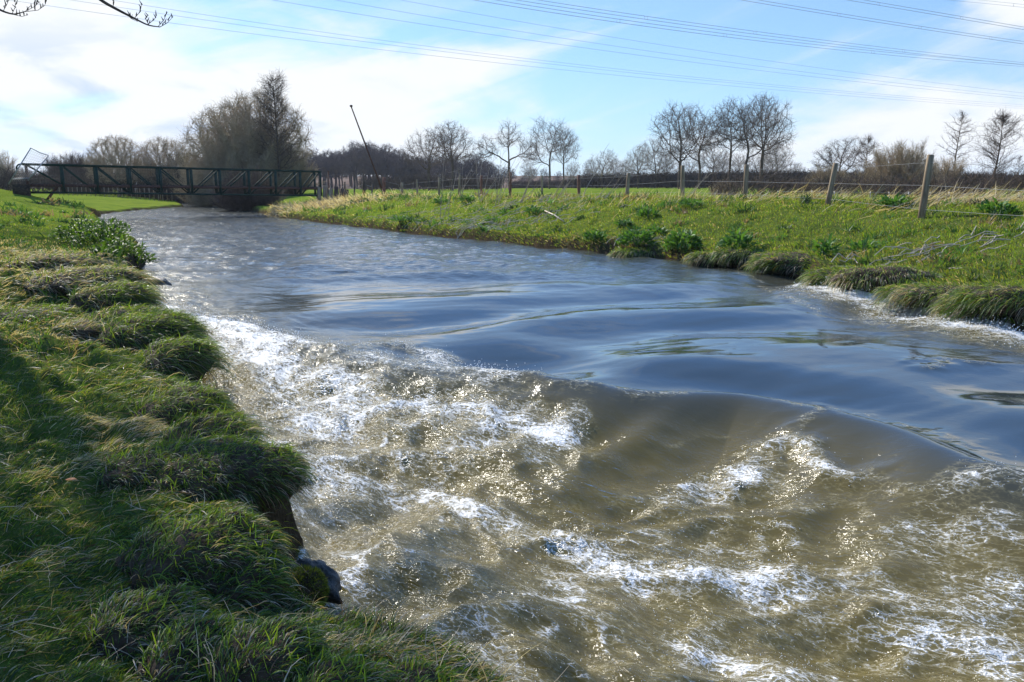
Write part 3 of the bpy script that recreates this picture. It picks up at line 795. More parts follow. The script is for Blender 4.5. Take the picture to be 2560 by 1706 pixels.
# the left group behind the bridge
WB = {'dome': ('oak', 81, dict(h=13, w=13, cb=1.0, nat=2300, tip=.028, tr=.019, nt=5, thick=.14, forks=[(0, 0, 6.6)], rad=[(6.6, 6.0, 6.4)])),
      'w1': ('bush', 61, dict(h=13, w=14, n=240, nt=8, fan=1.25, wig=.07, r=.10, tr=.019, tl=.11)),
      'w2': ('bush', 62, dict(h=9, w=10, n=170, nt=7, fan=1.2, wig=.08, r=.07, tr=.017, tl=.12)),
      'w3': ('bush', 63, dict(h=5, w=8, n=110, nt=7, fan=1.25, wig=.1, r=.06, tr=.015, tl=.2))}
for px, top, dist, kind, rz, mt, lab in [
    (532, 240, 84, 'dome', 0, (M_willow, M_willow), 'huge bare willow with upswept twigs behind the bridge, left half of the big clump'),
    (590, 208, 88, 'dome', 2, (M_willow, M_willow), 'huge bare willow behind the bridge, right half of the big clump'),
    (560, 262, 83, 'w1', 4, (M_willow, M_willow), 'upright willow in the front middle of the big clump behind the bridge'),
    (495, 322, 80, 'w2', 1, (M_willow, M_willow), 'lower left skirt willow of the big clump behind the bridge'),
    (650, 318, 90, 'w2', 2.2, (M_bark, M_twig), 'lower right skirt willow of the big clump behind the bridge'),
    (262, 312, 95, 'dome', 3, (M_twig, M_twig), 'rounded bare bush-tree above the left third of the bridge'),
    (376, 316, 98, 'dome', 4, (M_twig, M_paletwig), 'rounded bare bush-tree above the middle of the bridge'),
    (158, 358, 105, 'w3', 1, (M_twig, M_twig), 'low bare scrub above the left end of the bridge'),
    (205, 362, 108, 'w3', 2, (M_twig, M_twig), 'low bare scrub between the bridge end and first rounded bush'),
    (318, 372, 104, 'w3', 3, (M_bark, M_twig), 'low dark scrub between the two rounded bush-trees'),
    (425, 360, 100, 'w3', 4, (M_bark, M_twig), 'low dark scrub left of the big willow clump'),
    (-12, 342, 120, 'w2', 2, (M_bark, M_twig), 'dark bare tree cut by the left edge of the picture'),
    (565, 392, 66, 'w3', 5, (M_bark, M_willow), 'dark tangled bush on the river bank under the right half of the bridge')]:
    g, h = place(px*K, top*K, dist)
    tree('bare_willow', lab, 'tree', 'bare willows behind the bridge', g, h, WB[kind], rz, mt, ('stems', 'twigs'))
g, h = place(630*K, 186*K, 82)
tree('pointed_alder', 'tall pointed bare tree with short side branches rising from the willow clump', 'tree', None, g, h,
     ('alder', 71, dict(h=15, w=8, cb=2.5, r=.22, nb=80, nt=4, up=.6, br=1.2, prof=lambda t: 1.0-t*.75)), 0, bt)
# far wood: one mass
def mass(name, label, cat, mt, spots, seed, hmul=1.0, kinds=None):
    rs = np.random.default_rng(seed); G = Geo()
    protos = []
    for s_ in range(4):
        a, b = tree_meshes('oak', 200+s_, h=14, w=11, cb=3.0, nat=420, tip=.04, tr=.03, nt=3, thick=.2)
        V, F = segs_mesh(np.vstack([a[0], b[0]]), np.vstack([a[1], b[1]]), np.concatenate([a[2], b[2]]), np.concatenate([a[3], b[3]]), 3)
        protos.append((V, F))
    for x, y, h_ in spots:
        V, F = protos[rs.integers(4)]; t = rs.uniform(0, 6.28); s_ = h_/14
        c, sn = math.cos(t), math.sin(t); sw = s_*rs.uniform(.9, 1.25)
        V2 = np.stack([(V[:, 0]*c-V[:, 1]*sn)*sw+x, (V[:, 0]*sn+V[:, 1]*c)*sw+y, V[:, 2]*s_+float(H(np.array([x]), np.array([y]))[0])-.4], 1)
        G.add(V2, F)
    o = G.build(name, mt); tag(o, label, cat, kind='stuff'); return o
rs = np.random.default_rng(5)
def top_to_h(px, py, y):
    p = at(px, py, y); return p[0], p[2]-float(H(np.array([p[0]]), np.array([y]))[0])
spots = []
prof = [(-60, 350), (0, 385), (110, 400), (330, 405), (440, 395), (690, 348), (740, 338), (800, 332), (870, 330), (905, 342), (950, 352), (1010, 352), (1060, 350), (1100, 362), (1150, 372), (1200, 388), (1260, 390), (1345, 392)]
for row, (yd, n_) in enumerate([(215, 78), (245, 70), (280, 66), (320, 50)]):
    for px in np.linspace(-60, 1150 if row < 2 else 1345, n_):
        px = px+rs.uniform(-7, 7); y = yd+rs.uniform(-10, 10)
        if row == 0 and (700 < px < 735 or px > 985): continue
        if row < 2 and 100 < px < 430 and rs.random() < .5: continue
        top = np.interp(px, [p[0] for p in prof], [p[1] for p in prof])+rs.uniform(-9, 24)+(8 if row == 0 else 0)
        x, h_ = top_to_h(px*K, top*K, y)
        if h_ > 1.5: spots.append((x, y, h_))
mass('distant_woodland', 'dark bare woodland along the skyline left of the centre', 'wood', M_darkwood, spots, 9)
# hedge: one long mass of twigs behind the field
def hedge(name, label, x0, x1, yfun, topfun, mt, seed, dens=46, r=.03):
    rs = np.random.default_rng(seed); L = abs(x1-x0); n_ = int(L*dens)
    x = rs.uniform(x0, x1, n_); y = yfun(x)+rs.normal(size=n_)*1.6; z0 = H(x, y)
    ht = topfun(x, y)-z0; ht = np.maximum(ht, .8)*rs.uniform(.55, 1.04, n_)
    P0 = np.stack([x, y, z0+ht*rs.uniform(0, .45, n_)], 1); d = rs.normal(size=(n_, 3))*.45; d[:, 2] = 1
    P1 = P0+d*(z0+ht-P0[:, 2])[:, None]*np.array([1, 1, 1.])
    a = segs_mesh(P0, P1, np.full(n_, r), np.full(n_, r*.4), 3)
    t = twigs(rs, P0+(P1-P0)*rs.uniform(.3, 1, (n_, 1)), d/np.linalg.norm(d, axis=1, keepdims=True), 2, .9, r*.7, .2, .8, 2)
    b = segs_mesh(*t, 3); G = Geo(); G.add(*a); G.add(*b)
    o = G.build(name, mt); tag(o, label, 'hedge', kind='stuff'); return o
def tf(pts):
    def f(x, y):
        px = CX+FPX*x/(y*math.cos(PITCH)+.001)*1.0
        yy = np.interp(px, [p[0] for p in pts], [p[1] for p in pts])
        return CAMZ+(462-yy)/FPX*y*1.0
    return f
hedge('hedge', 'long dark clipped hedge running behind the green field', 0, 150, lambda x: 182-x*.30, tf([(0, 470), (1380, 465), (1480, 441), (1600, 436), (1750, 433), (1960, 432), (2250, 433), (2560, 440), (3500, 446)]), M_hedge, 3, 170, .05)
hedge('scrub_line', 'low brown scrub along the far side of the meadow, left of the lone oak', -28, -2, lambda x: 160+x*.1, tf([(900, 445), (1000, 440), (1060, 436), (1200, 446), (1300, 462)]), M_hedge, 4, 60, .04)
hedge('bramble_strip', 'reddish brown brambles and scrub behind the right fence', 12, 52, lambda x: 48+x*.1, tf([(1500, 475), (1800, 468), (2000, 470), (2250, 462), (2560, 440), (3500, 440)]), M_twig, 6, 60, .014)
hedge('thorn_scrub', 'dark scrub hedge and fence line on the left bank behind the bridge', -75, -25, lambda x: 92+(x+75)*.12, tf([(-200, 430), (0, 425), (130, 440), (480, 445), (560, 455)]), M_hedge, 7, 60, .025)
# ------------------------------------------------------------------ footbridge
def lerp(a, b, t): return np.array(a)*(1-t)+np.array(b)*t
BL, BR = at(190*.3655, 460, 49), at(2195*.3655, 480, 57.6)     # near truss ends, plan position only
br = empty('footbridge', (BL[0], BL[1], 0))
tag(br, 'long dark green steel truss footbridge crossing the river', 'bridge')
def loc(p): return np.array(p)-np.array([BL[0], BL[1], 0])
xl, yl, xr, yr = BL[0], BL[1], BR[0], BR[1]
bd_ = np.array([xr-xl, yr-yl]); BLEN = np.linalg.norm(bd_); bd_ /= BLEN; nrm = np.array([-bd_[1], bd_[0]])
ztl, ztr = CAMZ+(462-412)/FPX*49, CAMZ+(462-430)/FPX*57.6
zbl, zbr = CAMZ+(462-480)/FPX*49, CAMZ+(462-488)/FPX*57.6
zdl, zdr = CAMZ+(462-463)/FPX*49, CAMZ+(462-471)/FPX*57.6
def bp_(t, off, lvl_):
    z0, z1 = {'t': (ztl, ztr), 'b': (zbl, zbr), 'd': (zdl, zdr)}[lvl_]
    p = np.array([xl, yl])+bd_*BLEN*t+nrm*off
    return loc([p[0], p[1], z0*(1-t)+z1*t])
NB = 10; WID = 1.35
# panel joints follow the spacing seen in the photograph
tj = [0, .105, .21, .315, .415, .52, .62, .725, .825, .92, 1.0]
for sd_, off in (('near', 0.0), ('far', WID)):
    Geo().beam(bp_(-.012, off, 't'), bp_(1.005, off, 't'), .11, .11).build('top_rail', M_green, br)
    Geo().beam(bp_(.0, off, 'b'), bp_(.985, off, 'b'), .11, .11).build('bottom_rail', M_green, br)
    Geo().beam(bp_(0, off, 'd'), bp_(1, off, 'd'), .07, .16).build('deck_rail', M_rust, br)
    for k, t in enumerate(tj):
        Geo().beam(bp_(t, off, 'b'), bp_(t, off, 't')-np.array([0, 0, .055]), .15 if 0 < k < 10 else .12, .12).build('upright', M_green if k else M_rust, br)
    for k in range(10):
        a, b = tj[k], tj[k+1]
        lo = 'b'
        if k < 5: p, q = bp_(a+.004, off, 't'), bp_(b-.004, off, 'd' if k == 0 else lo)
        else: p, q = bp_(a+.004, off, lo), bp_(b-.004, off, 't')
        Geo().beam(p+np.array([0, 0, -.06 if k < 5 else .06]), q+np.array([0, 0, .06 if k < 5 else -.06]), .045, .085).build('brace', M_green, br)
    # wire mesh infill
    g_ = Geo(); A0, A1 = [], []
    for i in range(121):
        t = i/120; A0.append(bp_(t, off+.04, 'd')); A1.append(bp_(t, off+.04, 't'))
    for j in range(1, 6):
        f = j/6; A0.append(bp_(0, off+.04, 'd')*(1-f)+bp_(0, off+.04, 't')*f); A1.append(bp_(1, off+.04, 'd')*(1-f)+bp_(1, off+.04, 't')*f)
    V, F = segs_mesh(A0, A1, np.full(len(A0), .0025), np.full(len(A0), .0025), 3)
    mesh_np('wire_mesh', V, F, M_green, br)
g_ = Geo()
for i in range(90):
    t = (i+.5)/90; a, b = bp_(t, .05, 'd'), bp_(t, WID-.05, 'd')
    g_.beam(a+np.array([0, 0, .10]), b+np.array([0, 0, .10]), .17, .04)
g_.build('deck', M_deck, br)
Geo().beam(bp_(.085, .1, 'd')+np.array([0, 0, -.05]), bp_(.045, .1, 'b')+np.array([0, 0, -.55]), .10, .10).build('raking_strut', M_rust, br)
Geo().beam(bp_(.09, 1.1, 'd')+np.array([0, 0, -.05]), bp_(.05, 1.1, 'b')+np.array([0, 0, -.55]), .10, .10).build('raking_strut', M_rust, br)
Geo().box(bp_(-.02, .65, 'b')+np.array([0, 0, .0]), (.9, 2.0, .9), [(bd_[0], -bd_[1], 0), (bd_[1], bd_[0], 0), (0, 0, 1)]).build('abutment', M_soil, br)
# curled handrail end
c_ = bp_(-.012, 0, 't'); Geo().tube([c_, c_+np.array([-.18, 0, -.03]), c_+np.array([-.3, 0, -.15]), c_+np.array([-.31, 0, -.33])], .045, 6).build('rail_end', M_green, br)
# timber abutment at the right end
rt = empty('timber_abutment', on(xr+.6, yr))
tag(rt, 'weathered timber piles and retaining boards at the right end of the bridge', 'abutment')
for i, (dx_, hh) in enumerate([(-.75, .95), (-.35, 1.05), (.1, .9), (.45, 1.0), (.8, .85), (1.15, .8)]):
    p = np.array([dx_, .15*math.sin(i*2.), -.3]); h0 = max(.5, zdr-on(xr+.6, yr)[2]+.15)*hh
    Geo().tube([p, p+np.array([0, 0, h0*.6]), p+np.array([.02, 0, h0+.3])], [.17, .165, .15], 9).build('pile', M_post if i < 3 else M_bark, rt)
p = bp_(1.03, .1, 't')
gate = empty('bridge_gate_post', (0, 0, 0))
gp = at(2252*.3655, 480, 58.2); gp = on(gp[0], gp[1]); gate.location = gp
tag(gate, 'thin rusty upright post standing at the right end of the bridge', 'post')
Geo().tube([(0, 0, -.2), (0, 0, ztr-gp[2]+.02)], .05, 7).build('shaft', M_rust, gate); Geo().box((0, 0, ztr-gp[2]+.04), (.14, .14, .04)).build('cap', M_rust, gate)
# leaning tubular frame with wire netting at the left end
fr = empty('leaning_gate_frame', (0, 0, 0))
def F2(px, py, y): return at(px, py, y)
f_bl, f_tl, f_tr, f_br = F2(24, 456, 47.6), F2(77, 370, 48.2), F2(121, 389, 48.6), F2(70, 452, 48.0)
fr.location = f_bl
tag(fr, 'leaning grey tube gate frame with sagging wire mesh at the left bridge end', 'gate frame')
q = [v-f_bl for v in (f_bl, f_tl, f_tr, f_br)]
Geo().tube([q[0]+(q[0]-q[1])*.06, q[1]], .035, 7).build('tube', M_galv, fr)
Geo().tube([q[3], q[2]], .035, 7).build('tube', M_galv, fr)
Geo().tube([q[1], (q[1]+q[2])/2+np.array([0, 0, -.06]), q[2]], .025, 7).build('tube', M_galv, fr)
Geo().tube([q[0]*.9+q[1]*.1, q[3]*.9+q[2]*.1], .02, 7).build('tube', M_galv, fr)
A0, A1 = [], []
for i in range(1, 14):
    f = i/14; A0.append(q[0]*(1-f)+q[1]*f); A1.append(q[3]*(1-f)+q[2]*f)
for i in range(1, 9):
    f = i/9; A0.append(q[0]*(1-f)+q[3]*f); A1.append(q[1]*(1-f)+q[2]*f)
V, F = segs_mesh(A0, A1, np.full(len(A0), .006), np.full(len(A0), .006), 3); mesh_np('netting', V, F, M_wire, fr)

# ------------------------------------------------------------------ river-bank fence (right)
FP = [(2307, 387, 21.0, 2327, .085, 0), (2070, 408, 25.5, 2090, .085, 0), (1862, 412, 30, 1867, .085, 0), (1706, 414, 34, 1707, .08, 0), (1567, 433, 38, 1572, .085, 0), (1447, 438, 41, 1447, .08, 1), (1355, 439, 43.5, 1355, .055, 0),
      (1275, 431, 46, 1277, .075, 1), (1203, 438, 48, 1204, .07, 1), (1147, 437, 50, 1149, .055, 0), (1098, 444, 52, 1098, .07, 0), (1044, 449, 54, 1042, .06, 0), (1005, 457, 55.5, 1005, .085, 0), (959, 443, 57, 961, .12, 1)]
fen = empty('wire_fence', on(at(1567, 500, 38)[0], 38)); fo = np.array(fen.location)
tag(fen, 'three-strand wire fence on round timber posts along the right bank top', 'fence')
tops, bases = [], []
for i, (px, top, y, pxt, r, rusty) in enumerate(FP):
    b = on(at(px, 500, y)[0], y); t = at(pxt, top, y)
    bases.append(b); tops.append(t)
    d = t-b
    Geo().tube([b-d*.2-fo, b+d*.3-fo, b+d*.7-fo, t-fo-d*.012, t-fo], [r*1.02, r, r*.97, r*.96, r*.75], 10).build('post', M_rustpost if rusty else M_post, fen, True)
e0 = tops[0]+(tops[0]-tops[1])*np.array([1.0, 1.0, 0]); 
for lv, (w0, w1) in enumerate([(.88, .80), (.52, .50), (.14, .22)]):
    pts = []
    b0 = bases[0]+(bases[0]-bases[1]); 
    for i in range(-1, len(FP)):
        f = w0+(w1-w0)*max(i, 0)/len(FP)
        if i < 0:
            b = b0.copy(); b[2] = bases[0][2]; t = b+np.array([0, 0, 1.3])
        else: b, t = bases[i], tops[i]
        p = b*(1-f)+t*f-np.array([0, .0, 0]); p[1] -= .07
        if pts: pts.append((pts[-1]+p)/2-np.array([0, 0, .012]))
        pts.append(p)
    Geo().tube(np.array(pts)-fo, .004, 4, False).build('wire', M_wire, fen)
# electric-fence stakes further back on the right and the field fence beyond the corner
ef = empty('stake_fence', on(at(2240, 500, 33)[0], 33)); eo = np.array(ef.location)
tag(ef, 'low fence of thin pale stakes and one wire behind the reeds on the right', 'fence')
st = []
for px, pt in [(1945, 477), (2030, 476), (2086, 478), (2176, 478), (2223, 480), (2272, 480), (2326, 480), (2373, 480), (2432, 482), (2500, 484), (2548, 482)]:
    y = 36-(px-1945)*.008; b = on(at(px, 500, y)[0], y); t = at(px, pt, y); st.append(b*.12+t*.88)
    Geo().tube([b-eo-np.array([0, 0, .1]), t-eo], .016, 6).build('stake', M_galv, ef)
Geo().tube(np.array(st)-eo, .006, 4, False).build('wire', M_wire, ef)
ff = empty('field_fence', on(at(800, 490, 66)[0], 66)); fo2 = np.array(ff.location)
tag(ff, 'low old post and wire fence between the bridge end and the fence corner', 'fence')
st = []
for px, pt in [(862, 455), (908, 452), (912, 454), (849, 468), (886, 468), (930, 462), (820, 468)]:
    y = 63; b = on(at(px, 500, y)[0], y); t = at(px, pt, y); st.append((px, b*.2+t*.8))
    Geo().tube([b-fo2-np.array([0, 0, .2]), t-fo2], .06, 6).build('post', M_bark, ff)
st = [s_[1] for s_ in sorted(st, key=lambda v: v[0])]
Geo().tube(np.array(st)-fo2, .008, 4, False).build('wire', M_wire, ff)
# pale paling fence on the left bank behind the bridge
pf = empty('paling_fence', on(at(300, 500, 86)[0], 86)); po = np.array(pf.location)
tag(pf, 'thin pale upright palings seen under the left half of the bridge', 'fence')
rs = np.random.default_rng(4)
for i, px in enumerate(list(np.linspace(150, 430, 26))+[345, 402]):
    y = 86+rs.uniform(-.6, .6); b = on(at(px, 500, y)[0], y); hh = rs.uniform(1.0, 1.35)+(.5 if px in (345, 402) else 0)
    Geo().tube([b-po-np.array([0, 0, .1]), b-po+np.array([rs.uniform(-.04, .04), 0, hh])], .03, 5).build('paling', M_paletwig if i % 3 else M_post, pf)
# leaning pole
b = on(at(963, 500, 57.4)[0], 57.4); t = at(878, 267, 57.0)
pl_ = empty('leaning_pole', b); tag(pl_, 'tall thin dark pole leaning left from the fence corner', 'pole')
Geo().tube([(0, 0, 0), (t-b)*.33, (t-b)*.66, (t-b)], [.075, .065, .05, .04], 7).build('shaft', M_rust, pl_)
Geo().box((t-b)+np.array([0, 0, .04]), (.16, .12, .12)).build('end_cap', M_rust, pl_)

# ------------------------------------------------------------------ overhead lines
def cable(name, label, group, pts, y0, y1, r, n=1, gap=.0, spc=()):
    """a span through picture points; its plan is a straight line, so 1/distance is linear across the view"""
    xs = np.array([p[0] for p in pts]); ys = np.array([p[1] for p in pts])
    co = np.polyfit(xs, ys, 2)
    X = np.linspace(xs[0]-500, 3100, 60); Y = np.polyval(co, np.clip(X, xs[0]-500, 2900))
    inv = 1/y0+(1/y1-1/y0)*(X-0)/2560
    P = np.array([at(a, b_, 1/max(i_, 1/900)) for a, b_, i_ in zip(X, Y, inv)])
    o = empty(name, P[20]); off0 = np.array(P[20])
    tag(o, label, 'power line', group)
    offs = [(0, 0)] if n == 1 else ([(0, -gap), (0, gap)] if n == 2 else [(-gap, -gap), (gap, -gap), (gap, gap), (-gap, gap)])
    for a, b_ in offs:
        Geo().tube(P-off0+np.array([a, a*.3, b_]), r, 4, False).build('conductor', M_cable, o)
    for sx in spc:
        i_ = 1/y0+(1/y1-1/y0)*sx/2560; c = at(sx, np.polyval(co, sx), 1/i_)-off0
        g_ = Geo()
        for a in ((-gap, gap) if n == 4 else (-gap,)):
            g_.beam(c+np.array([a, 0, -gap]), c+np.array([a, 0, gap*1.3]), r*2.2, r*2.2)
        g_.build('spacer', M_cable, o)
gl = 'overhead power lines'
cable('power_line', 'lowest thin cable crossing the whole sky, reaching the right edge level with the cloud', gl, [(109, 16), (435, 59), (816, 101), (1280, 162), (1824, 218), (2200, 252), (2560, 267)], 95, 240, .019)
cable('power_line', 'second lowest thin cable of the lower bundle of three', gl, [(136, 0), (600, 52), (816, 92), (1280, 151), (1824, 210), (2200, 246), (2560, 262)], 96, 240, .019)
cable('power_line', 'third thin cable, top one of the lower bundle of three', gl, [(283, 3), (816, 80), (1280, 139), (2041, 229), (2560, 259)], 97, 240, .019)
cable('power_line', 'bottom cable of the middle bundle of three, over the oak row', gl, [(672, 0), (1280, 91), (1824, 168), (2200, 215), (2560, 245)], 90, 215, .021)
cable('power_line', 'middle cable of the middle bundle of three', gl, [(827, 0), (1280, 72), (1824, 156), (2200, 208), (2560, 239)], 91, 215, .021)
cable('power_line', 'top cable of the middle bundle of three', gl, [(990, 0), (1280, 48), (1933, 153), (2300, 208), (2560, 230)], 92, 215, .021)
cable('bundled_power_line', 'lower heavy bundle of paired conductors with spacers, upper sky', gl, [(1120, -13), (1280, 10), (1546, 50), (1813, 88), (2182, 135), (2560, 162)], 85, 170, .017, 4, .22, (1546, 1813, 2182, 2480))
cable('bundled_power_line', 'upper heavy bundle of paired conductors with spacers just above it', gl, [(1220, -10), (1361, 2), (1615, 42), (1887, 83), (2259, 133), (2560, 157)], 90, 172, .017, 4, .22, (1615, 1887, 2259))
cable('bundled_power_line', 'double conductor pair with spacers running to the right edge near the cloud', gl, [(1872, 0), (2097, 37), (2477, 96), (2560, 107)], 88, 150, .017, 4, .2, (2097, 2300, 2477))
cable('bundled_power_line', 'steep double conductor pair crossing the top right cloud', gl, [(2130, 0), (2195, 8), (2404, 46), (2560, 71)], 88, 145, .017, 4, .2, (2195, 2404))
cable('bundled_power_line', 'short topmost pair of conductors in the top right corner', gl, [(2370, -3), (2537, 13), (2600, 20)], 88, 130, .017, 2, .2, (2537,))

# ------------------------------------------------------------------ overhanging tree, mostly out of frame on the left
ot = empty('riverside_tree', on(-8.7, 12.6)); oo = np.array(ot.location)
tag(ot, 'bare tree whose budding twigs hang into the top left corner', 'tree')
rs = np.random.default_rng(12)
trunk = np.array([(0, 0, -.2), (.05, .1, 1.5), (-.05, .2, 3.0), (.1, .3, 4.4), (.1, .5, 6.5), (0, .6, 9)])
Geo().tube(trunk, [.26, .22, .2, .17, .12, .05], 10).build('trunk', M_bark, ot, True)
def limb(pts, r0, r1, side, name='branch', tl=.3):
    """main limb through picture points with distances, side twigs and buds"""
    P = np.array([at(*p)-oo for p in pts])
    P = np.vstack([trunk[3], (trunk[3]+P[0])/2+np.array([0, 0, .35]), P])
    n_ = len(P); t = np.linspace(0, 1, n_); tt = np.linspace(0, 1, n_*4)
    Q = np.stack([np.interp(tt, t, P[:, k]) for k in range(3)], 1)
    for _ in range(2): Q[1:-1] = (Q[:-2]+2*Q[1:-1]+Q[2:])/4
    g_ = Geo(); g_.tube(Q, np.linspace(r0, r1, len(Q)), 6)
    for poly in side:
        S = np.array([at(*p)-oo for p in poly]); g_.tube(S, np.linspace(r1*.8, r1*.4, len(S)), 5)
        for s0, s1 in zip(S[:-1], S[1:]):
            for f in (.35, .8):
                c = s0*(1-f)+s1*f
                g_.tube([c, c+rs.normal(size=3)*.008+np.array([0, 0, .012]), c+np.array([0, 0, .045])+rs.normal(size=3)*.01], [.004, .0068, .002], 5)
    return g_.build(name, M_bark, ot, True)
y = 8.6
limb([(180, -60, y), (252, 2, y), (300, 28, y), (335, 46, y), (370, 64, y), (400, 68, y)], .026, .0046,
     [[(400, 68, y), (418, 58, y), (433, 42, y)], [(396, 66, y), (410, 50, y-.05), (417, 32, y-.05)], [(336, 46, y), (350, 30, y+.05), (355, 8, y+.05)], [(282, 18, y), (286, 4, y)],
      [(368, 63, y), (385, 50, y), (392, 38, y)], [(372, 62, y), (364, 48, y), (366, 40, y)], [(318, 36, y), (328, 47, y), (345, 55, y)]])
y = 8.8
limb([(-90, -40, y), (-20, 15, y), (10, 30, y), (35, 37, y), (60, 30, y)], .024, .0042,
     [[(60, 30, y), (85, 18, y), (100, 4, y)], [(60, 30, y), (95, 26, y), (112, 14, y), (116, 2, y)], [(35, 37, y), (55, 42, y), (70, 38, y)], [(30, 35, y), (38, 18, y), (38, 2, y)], [(8, 28, y), (18, 10, y), (22, 0, y)], [(85, 18, y), (88, 6, y)]])
# rest of the crown above the frame
a, b = tree_meshes('oak', 91, h=11, w=9, cb=4.6, nat=1000, tip=.03, tr=.014, thick=.08)
V, F = segs_mesh(np.vstack([a[0], b[0]]), np.vstack([a[1], b[1]]), np.concatenate([a[2], b[2]]), np.concatenate([a[3], b[3]]), 4)
V = V*np.array([.75, .9, 1.0])+np.array([-1.1, .4, .9]); mesh_np('crown', V, F, M_bark, ot)
tree('field_tree', 'bare tree just beyond the left edge whose thin shadow crosses the sunlit lawn', 'tree', None, on(-23.6, 31.5), 13, ('oak', 95, dict(h=13, w=8, cb=3.5, nat=420, thick=.1)), 0, bt)
# ------------------------------------------------------------------ grass and plants
GREEN = np.array([.075, .150, .018]); LIME = np.array([.175, .255, .026]); MOSSY = np.array([.190, .190, .034]); BLUEG = np.array([.065, .105, .048])
STRAW = np.array([.40, .31, .20]); PALE = np.array([.52, .44, .34]); BROWN = np.array([.11, .07, .04]); DKG = np.array([.028, .058, .012])
def blade_mesh(P, D, L, W, col, segs, grav, rs, floor=False, curl=.0):
    """bent tapering blades: returns vertices, quads, colours"""
    n = len(P); D = D/np.linalg.norm(D, axis=1, keepdims=True)
    S = np.cross(D, rs.normal(size=(n, 3))); S /= np.linalg.norm(S, axis=1, keepdims=True)+1e-9
    tap = np.interp(np.linspace(0, 1, segs+1), [0, .3, .7, 1], [.8, 1, .65, .06])
    V = np.zeros((n, segs+1, 2, 3)); p = P.copy(); d = D.copy()
    for k in range(segs+1):
        V[:, k, 0] = p-S*(W*tap[k]*.5)[:, None]; V[:, k, 1] = p+S*(W*tap[k]*.5)[:, None]
        if k < segs:
            p = p+d*(L/segs)[:, None]
            if floor:
                g = H(p[:, 0], p[:, 1])+.006; m = p[:, 2] < g; p[m, 2] = g[m]; d[m, 2] = np.maximum(d[m, 2], -.1)
            d = d+rs.normal(size=(n, 3))*curl; d[:, 2] -= grav; d /= np.linalg.norm(d, axis=1, keepdims=True)
    base = (np.arange(n)*2*(segs+1))[:, None]; F = []
    for k in range(segs): F.append(np.hstack([base+2*k, base+2*k+1, base+2*k+3, base+2*k+2]))
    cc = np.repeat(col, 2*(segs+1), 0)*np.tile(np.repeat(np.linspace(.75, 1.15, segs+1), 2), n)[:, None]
    return V.reshape(-1, 3), np.vstack(F), cc
def pick(rs, n, *pc):
    """random mix of colours with weights (arrays or numbers)"""
    w_ = np.stack([np.broadcast_to(np.asarray(p[1], float), n) for p in pc], 1).clip(0); w_ = np.cumsum(w_/w_.sum(1, keepdims=True), 1)
    j = (rs.random((n, 1)) > w_).sum(1).clip(0, len(pc)-1)
    return np.array([p[0] for p in pc])[j]*rs.uniform(.72, 1.3, (n, 1))
def dists(x, y):
    dl, _, _ = poly_dist(x, y, LEFT); dr, _, _ = poly_dist(x, y, RIGHT); return dl, dr
def gradto(x, y, line):
    e = .05; d0 = poly_dist(x, y, line)[0]
    gx_ = (poly_dist(x+e, y, line)[0]-d0)/e; gy_ = (poly_dist(x, y+e, line)[0]-d0)/e
    g = -np.stack([gx_, gy_, np.zeros_like(gx_)], 1); return g/(np.linalg.norm(g, axis=1, keepdims=True)+1e-6)
def patch(x, y, lst):
    """soft mask of world-space patches given as (px, py, radius metres along x, along y)"""
    m = np.zeros(x.shape)
    for px, py, rx, ry in lst:
        c = PCACHE.setdefault((px, py), ground(px, py)); m = np.maximum(m, np.exp(-(((x-c[0])/rx)**2+((y-c[1])/ry)**2)))
    return m
PCACHE = {}
STRAWP = [(150, 640, 1.6, 1.6), (100, 700, 1.2, 1.4), (230, 690, 1.0, 1.0), (200, 800, .7, .6), (130, 830, .5, .4), (350, 1060, .4, .35), (480, 1130, .4, .3), (30, 620, 1.0, 1.0), (300, 1180, .3, .2)]
rs = np.random.default_rng(21)
# -- short turf, denser towards the viewer
def scatter(n, a0, a1, r0, r1, rs, pw=1.0):
    a = np.radians(rs.uniform(a0, a1, n)); r = r0*(r1/r0)**(rs.random(n)**pw)
    return np.sin(a)*r, np.cos(a)*r, r
x, y, r = scatter(430000, -40, 12, 1.7, 62, rs)
dl, dr = dists(x, y); m = ~in_poly(x, y, RIVER) & (dl < dr) & (dl > .04)
x, y, r, dl = x[m], y[m], r[m], dl[m]; n = len(x); z = H(x, y)
clump = fbm(x*2.6, y*2.6, 3, 81); cl2 = fbm(x*.7, y*.7, 3, 82)
k_ = ((clump > -.35) | (rs.random(n) < .22)) & ((dl > .16) | (rs.random(n) < .25))
x, y, r, dl, z, clump, cl2 = [v[k_] for v in (x, y, r, dl, z, clump, cl2)]; n = len(x)
sp = patch(x, y, STRAWP); edge = np.exp(-dl/.9); farl = sst(r, 15, 22)
G_ = gradto(x, y, LEFT)
rough = (1-farl)
D = rs.normal(size=(n, 3))*np.array([.5, .5, .15])+G_*(.35+.5*edge+.8*sp)[:, None]*rough[:, None]; D[:, 2] += 1.0-.35*sp-.2*edge*rough+.4*farl
